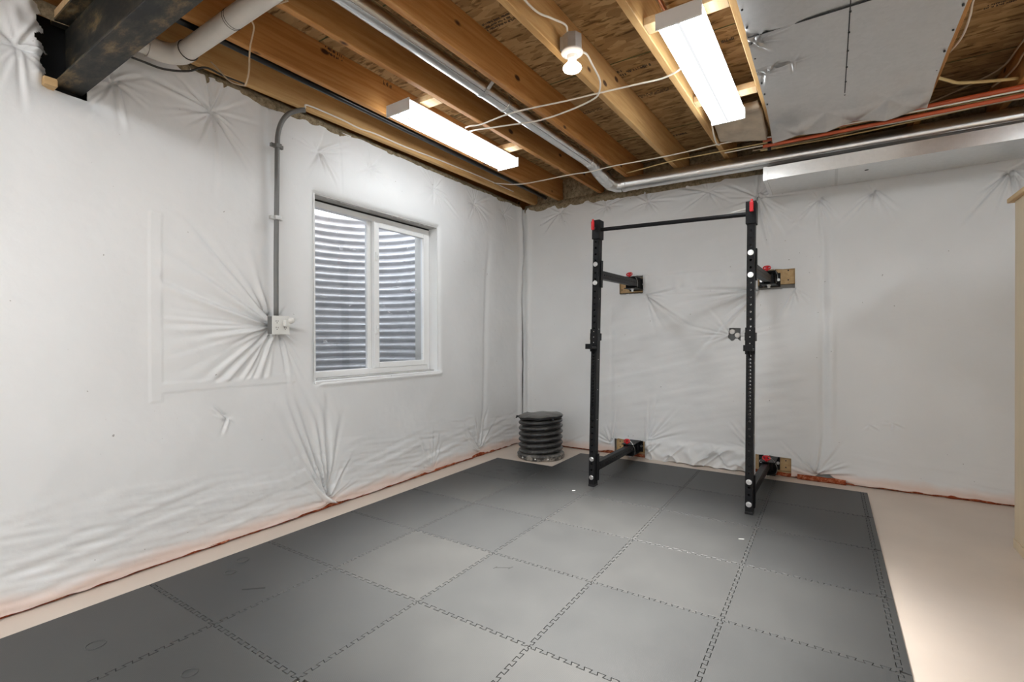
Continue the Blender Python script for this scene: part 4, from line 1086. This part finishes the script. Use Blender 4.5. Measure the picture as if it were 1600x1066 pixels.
def upright(xb, k, ztop, wall_x, zs, name_side):
    lean = lambda p: Vector((p.x+k*(p.z-Z0), p.y, p.z))
    sol = MB().box(xb-UW/2, xb+UW/2, YF, YF+UD, Z0, ztop-0.10, .003)
    sol.box(xb-UW/2+.004, xb+UW/2-.004, YF+.004, YF+UD-.004, Z0+.0035, ztop-.104) if False else None
    sol.apply(lean)
    ho = MB()
    zz = 0.105+Z0
    hz = []
    z = Z0+0.085
    while z < ztop-0.16:
        hz.append(z); z += 0.0508
    hz += [h+0.0254 for h in hz if 0.62 < h < 1.12]
    for h in hz:
        ho.cyl((xb+k*(h-Z0), YF-0.02, h), (xb+k*(h-Z0), YF+UD+0.02, h), 0.0083, 14)
    up = carve('upright', sol, ho, M['black'], rack)
    # sleeve on top that takes the bar
    MB().box(xb-0.033, xb+0.033, YF-0.010, YF+UD+0.010, ztop-0.155, ztop, .004).apply(lean).build('top_sleeve', M['black'], up)
    # plates behind the post, with bolts through
    for (za, zb_) in zs:
        s = MB().box(xb-0.034, xb+0.034, YF+UD, YF+UD+0.008, za-0.035, zb_+0.035, .002).box(xb+0.026, xb+0.0335, YF+UD-0.028, YF+UD+.004, za-0.035, zb_+0.035, .002)
        pt = s.apply(lean).build('mounting_plate', M['black'], up)
        for z in (za, zb_):
            MB().cyl((xb, YF-0.012, z), (xb, YF, z), 0.0155, 6, bev=.002).cyl((xb, YF-0.003, z), (xb, YF+0.0005, z), 0.019, 20).apply(lean).build('bolt', M['chrome'], up)
    # small laser-cut numbers down the side show as dots
    for z in (0.56, 0.81, 1.06, 1.31, 1.56):
        MB().box(xb+UW/2, xb+UW/2+0.0006, YF+0.035, YF+0.041, z, z+0.008).apply(lean).build('side_mark', M['outlet'], up)
    # foot rubber
    MB().box(xb-UW/2-.001, xb+UW/2+.001, YF-.001, YF+UD+.001, Z0-0.0008, Z0+0.018, .001).build('foot', M['blackpipe'], up)
    return lean
def jcup(xb, lean, zc):
    s = MB()
    s.box(xb-0.031, xb+0.031, YF-0.008, YF-0.001, zc-0.035, zc+0.150, .002)
    s.box(xb-0.034, xb-0.026, YF-0.006, YF+0.055, zc+0.06, zc+0.115, .002)
    s.box(xb+0.026, xb+0.034, YF-0.006, YF+UD+0.004, zc+0.055, zc+0.115, .002)
    s.box(xb-0.029, xb+0.029, YF-0.100, YF-0.006, zc-0.012, zc, .002)
    s.poly([(xb-0.005, YF-0.008, zc-0.055), (xb-0.005, YF-0.008, zc-.012), (xb-0.005, YF-0.075, zc-.012), (xb-0.005, YF-0.05, zc-.028)], (0.01, 0, 0))
    s.box(xb-0.029, xb+0.029, YF-0.107, YF-0.098, zc-0.012, zc+0.030, .002)
    jc = s.apply(lean).build('bar_cup', M['black'], rack)
    for z in (zc+0.04, zc+0.085, zc+0.13, zc-0.02): MB().cyl((xb, YF-0.0088, z), (xb, YF-0.0078, z), 0.0035, 10).apply(lean).build('rivet', M['outlet'], jc)
    MB().box(xb-0.028, xb+0.028, YF-0.098, YF-0.009, zc, zc+0.007, .002).apply(lean).build('liner', M['blackpipe'], jc)
def arm(x0, x1, y1, z0, z1):
    d = Vector((x1-x0, y1-(YF+UD+.008), z1-z0)); L = d.length
    Mx = Matrix.Translation((x0, YF+UD+.008, z0)) @ d.to_track_quat('Y', 'Z').to_matrix().to_4x4()
    sol = MB().box(-0.024, 0.024, 0, L, -0.034, 0.034, .003)
    h = MB()
    for k in range(int(L/0.0508)-1): h.cyl((-0.04, 0.06+k*0.0508, 0), (0.04, 0.06+k*0.0508, 0), 0.006, 10)
    sol.apply(lambda p: Mx @ p); h.apply(lambda p: Mx @ p)
    return carve('swing_arm', sol, h, M['black'], rack)
def bracket(x, z, up=True):
    y = 2.682
    s = MB()
    s.box(x-0.095, x+0.075, y-0.008, y, z-0.062, z+0.062, .002)
    s.box(x-0.040, x-0.033, y-0.27, y-.008, z-0.055, z+0.055, .002).box(x+0.033, x+0.040, y-0.10, y-.008, z-0.055, z+0.055, .002)
    s.box(x-0.060, x+0.060, y-0.27, y-.008, z+0.050, z+0.057, .002).box(x-0.060, x+0.060, y-0.27, y-.008, z-0.057, z-0.050, .002)
    s.cyl((x, y-0.10, z-0.05), (x, y-0.10, z+0.05), 0.03, 20)
    br = s.build('wall_bracket', M['black'], rack)
    for dx in (-0.078, 0.060):
        MB().cyl((x+dx, y-0.021, z), (x+dx, y-.008, z), 0.014, 6).build('bolt', M['chrome'], br)
    MB().cyl((x, y-0.19, z-0.085), (x, y-0.19, z-0.057), 0.012, 6).cyl((x, y-0.19, z-0.066), (x, y-0.19, z-0.057), 0.017, 16).build('hinge_nut', M['chrome'], br)
    pin = MB().cyl((x-0.01, y-0.245, z+0.057), (x-0.01, y-0.245, z+0.100), 0.010, 12, 0.014).build('locking_pin', M['red'], br)
    MB().tube([(x-0.01+0.028*math.cos(a), y-0.245+0.01*math.sin(a), z+0.085+0.016*math.sin(a)) for a in np.linspace(0, 2*PI, 14, endpoint=False)], 0.006, 8, 0, True).build('pin_handle', M['red'], br)
    MB().tube([(x, y-0.245, z+0.09), (x+0.035, y-0.25, z+0.08), (x+0.07, y-0.25, z+0.02), (x+0.062, y-0.22, z-0.04), (x+0.045, y-0.2, z-0.055)], 0.0022, 6, 6).build('pin_cable', M['chrome'], br)
LX, LK = 1.187, 0.024
RX, RK = 2.366, 0.008
leanL = upright(LX, LK, 2.207, 1.20, [(0.089, 0.241), (1.694, 1.846)], 'left')
leanR = upright(RX, RK, 2.180, 2.40, [(0.083, 0.239), (1.674, 1.827)], 'right')
jcup(LX, leanL, 1.165); jcup(RX, leanR, 1.160)
def xl(z): return LX+LK*z
def xr(z): return RX+RK*z
arm(xl(1.768), 1.205, 2.52, 1.768, 1.792); arm(xl(0.165), 1.150, 2.52, 0.165, 0.128)
arm(xr(1.728), 2.385, 2.52, 1.728, 1.752); arm(xr(0.150), 2.372, 2.52, 0.150, 0.118)
bracket(1.175, 1.792); bracket(1.145, 0.120); bracket(2.395, 1.755); bracket(2.390, 0.115)
# bar
MB().cyl((xl(2.13)+0.03, 1.482, 2.132), (xr(2.10)-0.03, 1.482, 2.102), 0.0155, 20).build('pull_up_bar', M['black'], rack, True, auto=0.7)
MB().cyl((xr(2.10)-0.13, 1.470, 2.125), (xr(2.10)-0.033, 1.455, 2.135), 0.004, 8).build('pin_cable', M['outlet'], rack)
for (x, z) in ((xl(2.15)-0.012, 2.150), (xr(2.13)+0.008, 2.128)):
    MB().cyl((x, YF-0.034, z-0.012), (x, YF-0.010, z-0.012), 0.010, 12).build('locking_pin', M['chrome'], rack)
    MB().box(x-0.012, x+0.012, YF-0.052, YF-0.032, z-0.030, z+0.040, .005).box(x-0.006, x+0.010, YF-0.048, YF-0.036, z+0.036, z+0.056, .004).build('pin_handle', M['red'], rack)

# boards on the wall behind the sheet
for (x0, x1, z0, z1, lab) in ((0.955, 2.62, 1.715, 1.865, 'upper wooden board behind the rack wall brackets'), (0.93, 2.60, 0.045, 0.170, 'lower wooden board near the floor behind the rack brackets')):
    o = MB().box(x0, x1, 2.6865, 2.728, z0, z1, .002).build('mounting_board', M['stringer'], origin=((x0+x1)/2, 2.70, z0))
    tag(o, lab, 'board', 'rack mounting boards')
    for x in (x1-0.09, x0+0.04):
        for z in (z0+0.035, z1-0.03): MB().cyl((x-(x0+x1)/2, 2.684-2.70, z-z0), (x-(x0+x1)/2, 2.687-2.70, z-z0), 0.006, 8).build('screw_hole', M['darkslot'], o, local=True)
o = MB().box(0.93, 2.56, 2.69, 2.728, 0.002, 0.040, .002).build('sill_strip', M['block'], origin=(1.7, 2.70, 0)); tag(o, 'pale wooden strip on floor under the lower rack board', 'board')
# little cut-out with two round knobs
kb = empty('recessed_outlet', (2.09, 2.70, 1.22), 'recessed box with two round grey caps in a cut-out of the back wall', 'outlet')
MB().box(2.03, 2.155, 2.700, 2.73, 1.212, 1.335).build('back_plate', M['conduit'], kb)
for (x, z) in ((2.072, 1.296), (2.117, 1.262)):
    MB().cyl((x, 2.672, z), (x, 2.70, z), 0.024, 20, bev=.004).build('cap', M['porcelain'], kb, True, auto=0.6)

# ------------------------------------------------------------------ sump barrel in the corner
sx, sy = 0.30, 2.155
sb = empty('sump_barrel', (sx, sy, 0.001), 'black ribbed plastic sump barrel standing in the room corner beside mats', 'barrel')
prof = []
zb0 = 0.062; pitch = 0.058
R0 = 0.232
for k in range(6):
    z = zb0+k*pitch
    for t in np.linspace(0, 1, 9):
        a = PI*t
        prof.append((R0-0.026+0.026*math.sin(a)**0.6, z+0.003+t*(pitch-0.016)))
    prof.append((R0-0.050, z+pitch-0.012)); prof.append((R0-0.050, z+pitch+0.001))
body = MB().lathe(prof, (sx, sy, 0), 64)
tl = 0.062
body.apply(lambda p: Vector((p.x, p.y, p.z+tl*(p.x-sx+0.3*(p.y-sy)))))
body.build('ribbed_body', M['sump'], sb, True, auto=0.9)
MB().lathe([(0.20, 0.002), (0.235, 0.002), (0.244, 0.012), (0.246, 0.045), (0.232, 0.058), (0.19, 0.066)], (sx, sy, 0), 64, cap=True).build('base_ring', M['sump'], sb, True, auto=0.7)
top = zb0+6*pitch
cv = MB().lathe([(0.196, top-0.012), (0.214, top-0.004), (0.232, top+0.006), (0.234, top+0.026), (0.22, top+0.036), (0.10, top+0.044), (0.001, top+0.046)], (sx, sy, 0), 64)
rng = np.random.RandomState(5)
def cvf(p):
    a = math.atan2(p.y-sy, p.x-sx); r = math.hypot(p.x-sx, p.y-sy)
    k = 1+0.016*math.sin(9*a+1)+0.012*math.sin(17*a)+0.01*math.sin(5*a)
    if r < 0.18: k = 1
    return Vector((sx+(p.x-sx)*k, sy+(p.y-sy)*k, p.z+tl*0.8*(p.x-sx)+0.004*math.sin(7*a)*(r/0.23)))
cv.apply(cvf).build('plastic_cover', M['sump'], sb, True, auto=0.8)
s = MB()
for a in (-2.45, -0.55, 2.7):
    c = Vector((sx+0.235*math.cos(a), sy+0.235*math.sin(a), top+0.010))
    MB().poly([c+Vector((-.02, 0, .016)), c+Vector((.02, 0, .014)), c+Vector((.030*math.cos(a), .02*math.sin(a), -0.014))], (0.004*math.cos(a), .004*math.sin(a), 0.002)).build('torn_corner', M['sump'], sb)
for a in (-1.9, -1.28, -0.75, -2.5): MB().sphere((sx+0.243*math.cos(a), sy+0.243*math.sin(a), 0.028), 0.009, 10).build('bolt', M['outlet'], sb)

# ------------------------------------------------------------------ cream unit at the right edge
cb = empty('tall_cabinet', (4.05, 1.2, 0.0), 'tall cream wooden unit with a top trim at right edge of view', 'cabinet')
MB().box(3.745, 4.38, 0.62, 1.742, 0.0, 2.035, .003).build('carcass', M['cabinet'], cb)
MB().box(3.722, 4.40, 0.59, 1.795, 2.035, 2.062, .004).build('top_trim', M['block'], cb)
MB().box(3.738, 3.745, 0.63, 1.735, 0.002, 0.055, .002).build('plinth', M['cabinet'], cb)

# ------------------------------------------------------------------ daylight outside
w = bpy.data.worlds.new('World'); SC.world = w; w.use_nodes = True
nt = w.node_tree; nt.nodes.clear()
out = nt.nodes.new('ShaderNodeOutputWorld'); bg = nt.nodes.new('ShaderNodeBackground')
bg.inputs[0].default_value = (0.93, 0.96, 1.0, 1); bg.inputs[1].default_value = 6.0
nt.links.new(bg.outputs[0], out.inputs[0])

# ------------------------------------------------------------------ camera
cam = bpy.data.cameras.new('Camera'); co = bpy.data.objects.new('Camera', cam); C.objects.link(co)
px, py, pz, yaw, pitch, roll, fpx = 2.832, -2.255, 1.2415, -0.5797, -0.0055, -0.004, 756.5
cam.sensor_width = 36.0; cam.sensor_fit = 'HORIZONTAL'; cam.lens = fpx/1600*36.0
cam.clip_start = 0.02
fwd = Vector((math.sin(yaw)*math.cos(pitch), math.cos(yaw)*math.cos(pitch), math.sin(pitch)))
right = Vector((math.cos(yaw), -math.sin(yaw), 0)); up = right.cross(fwd)
r2 = math.cos(roll)*right+math.sin(roll)*up; u2 = -math.sin(roll)*right+math.cos(roll)*up
R = Matrix((r2, u2, -fwd)).transposed()
co.matrix_world = Matrix.Translation((px, py, pz)) @ R.to_4x4()
SC.camera = co

SC.view_settings.view_transform = 'Standard'
SC.view_settings.look = 'None'
SC.view_settings.gamma = 1.0
SC.view_settings.exposure = 0.37
SC.view_settings.use_curve_mapping = False
SC.cycles.max_bounces = 10
SC.cycles.diffuse_bounces = 6
SC.cycles.transparent_max_bounces = 8
SC.cycles.use_denoising = True
SC.cycles.sample_clamp_indirect = 6.0
SC.cycles.caustics_reflective = False
SC.cycles.caustics_refractive = False
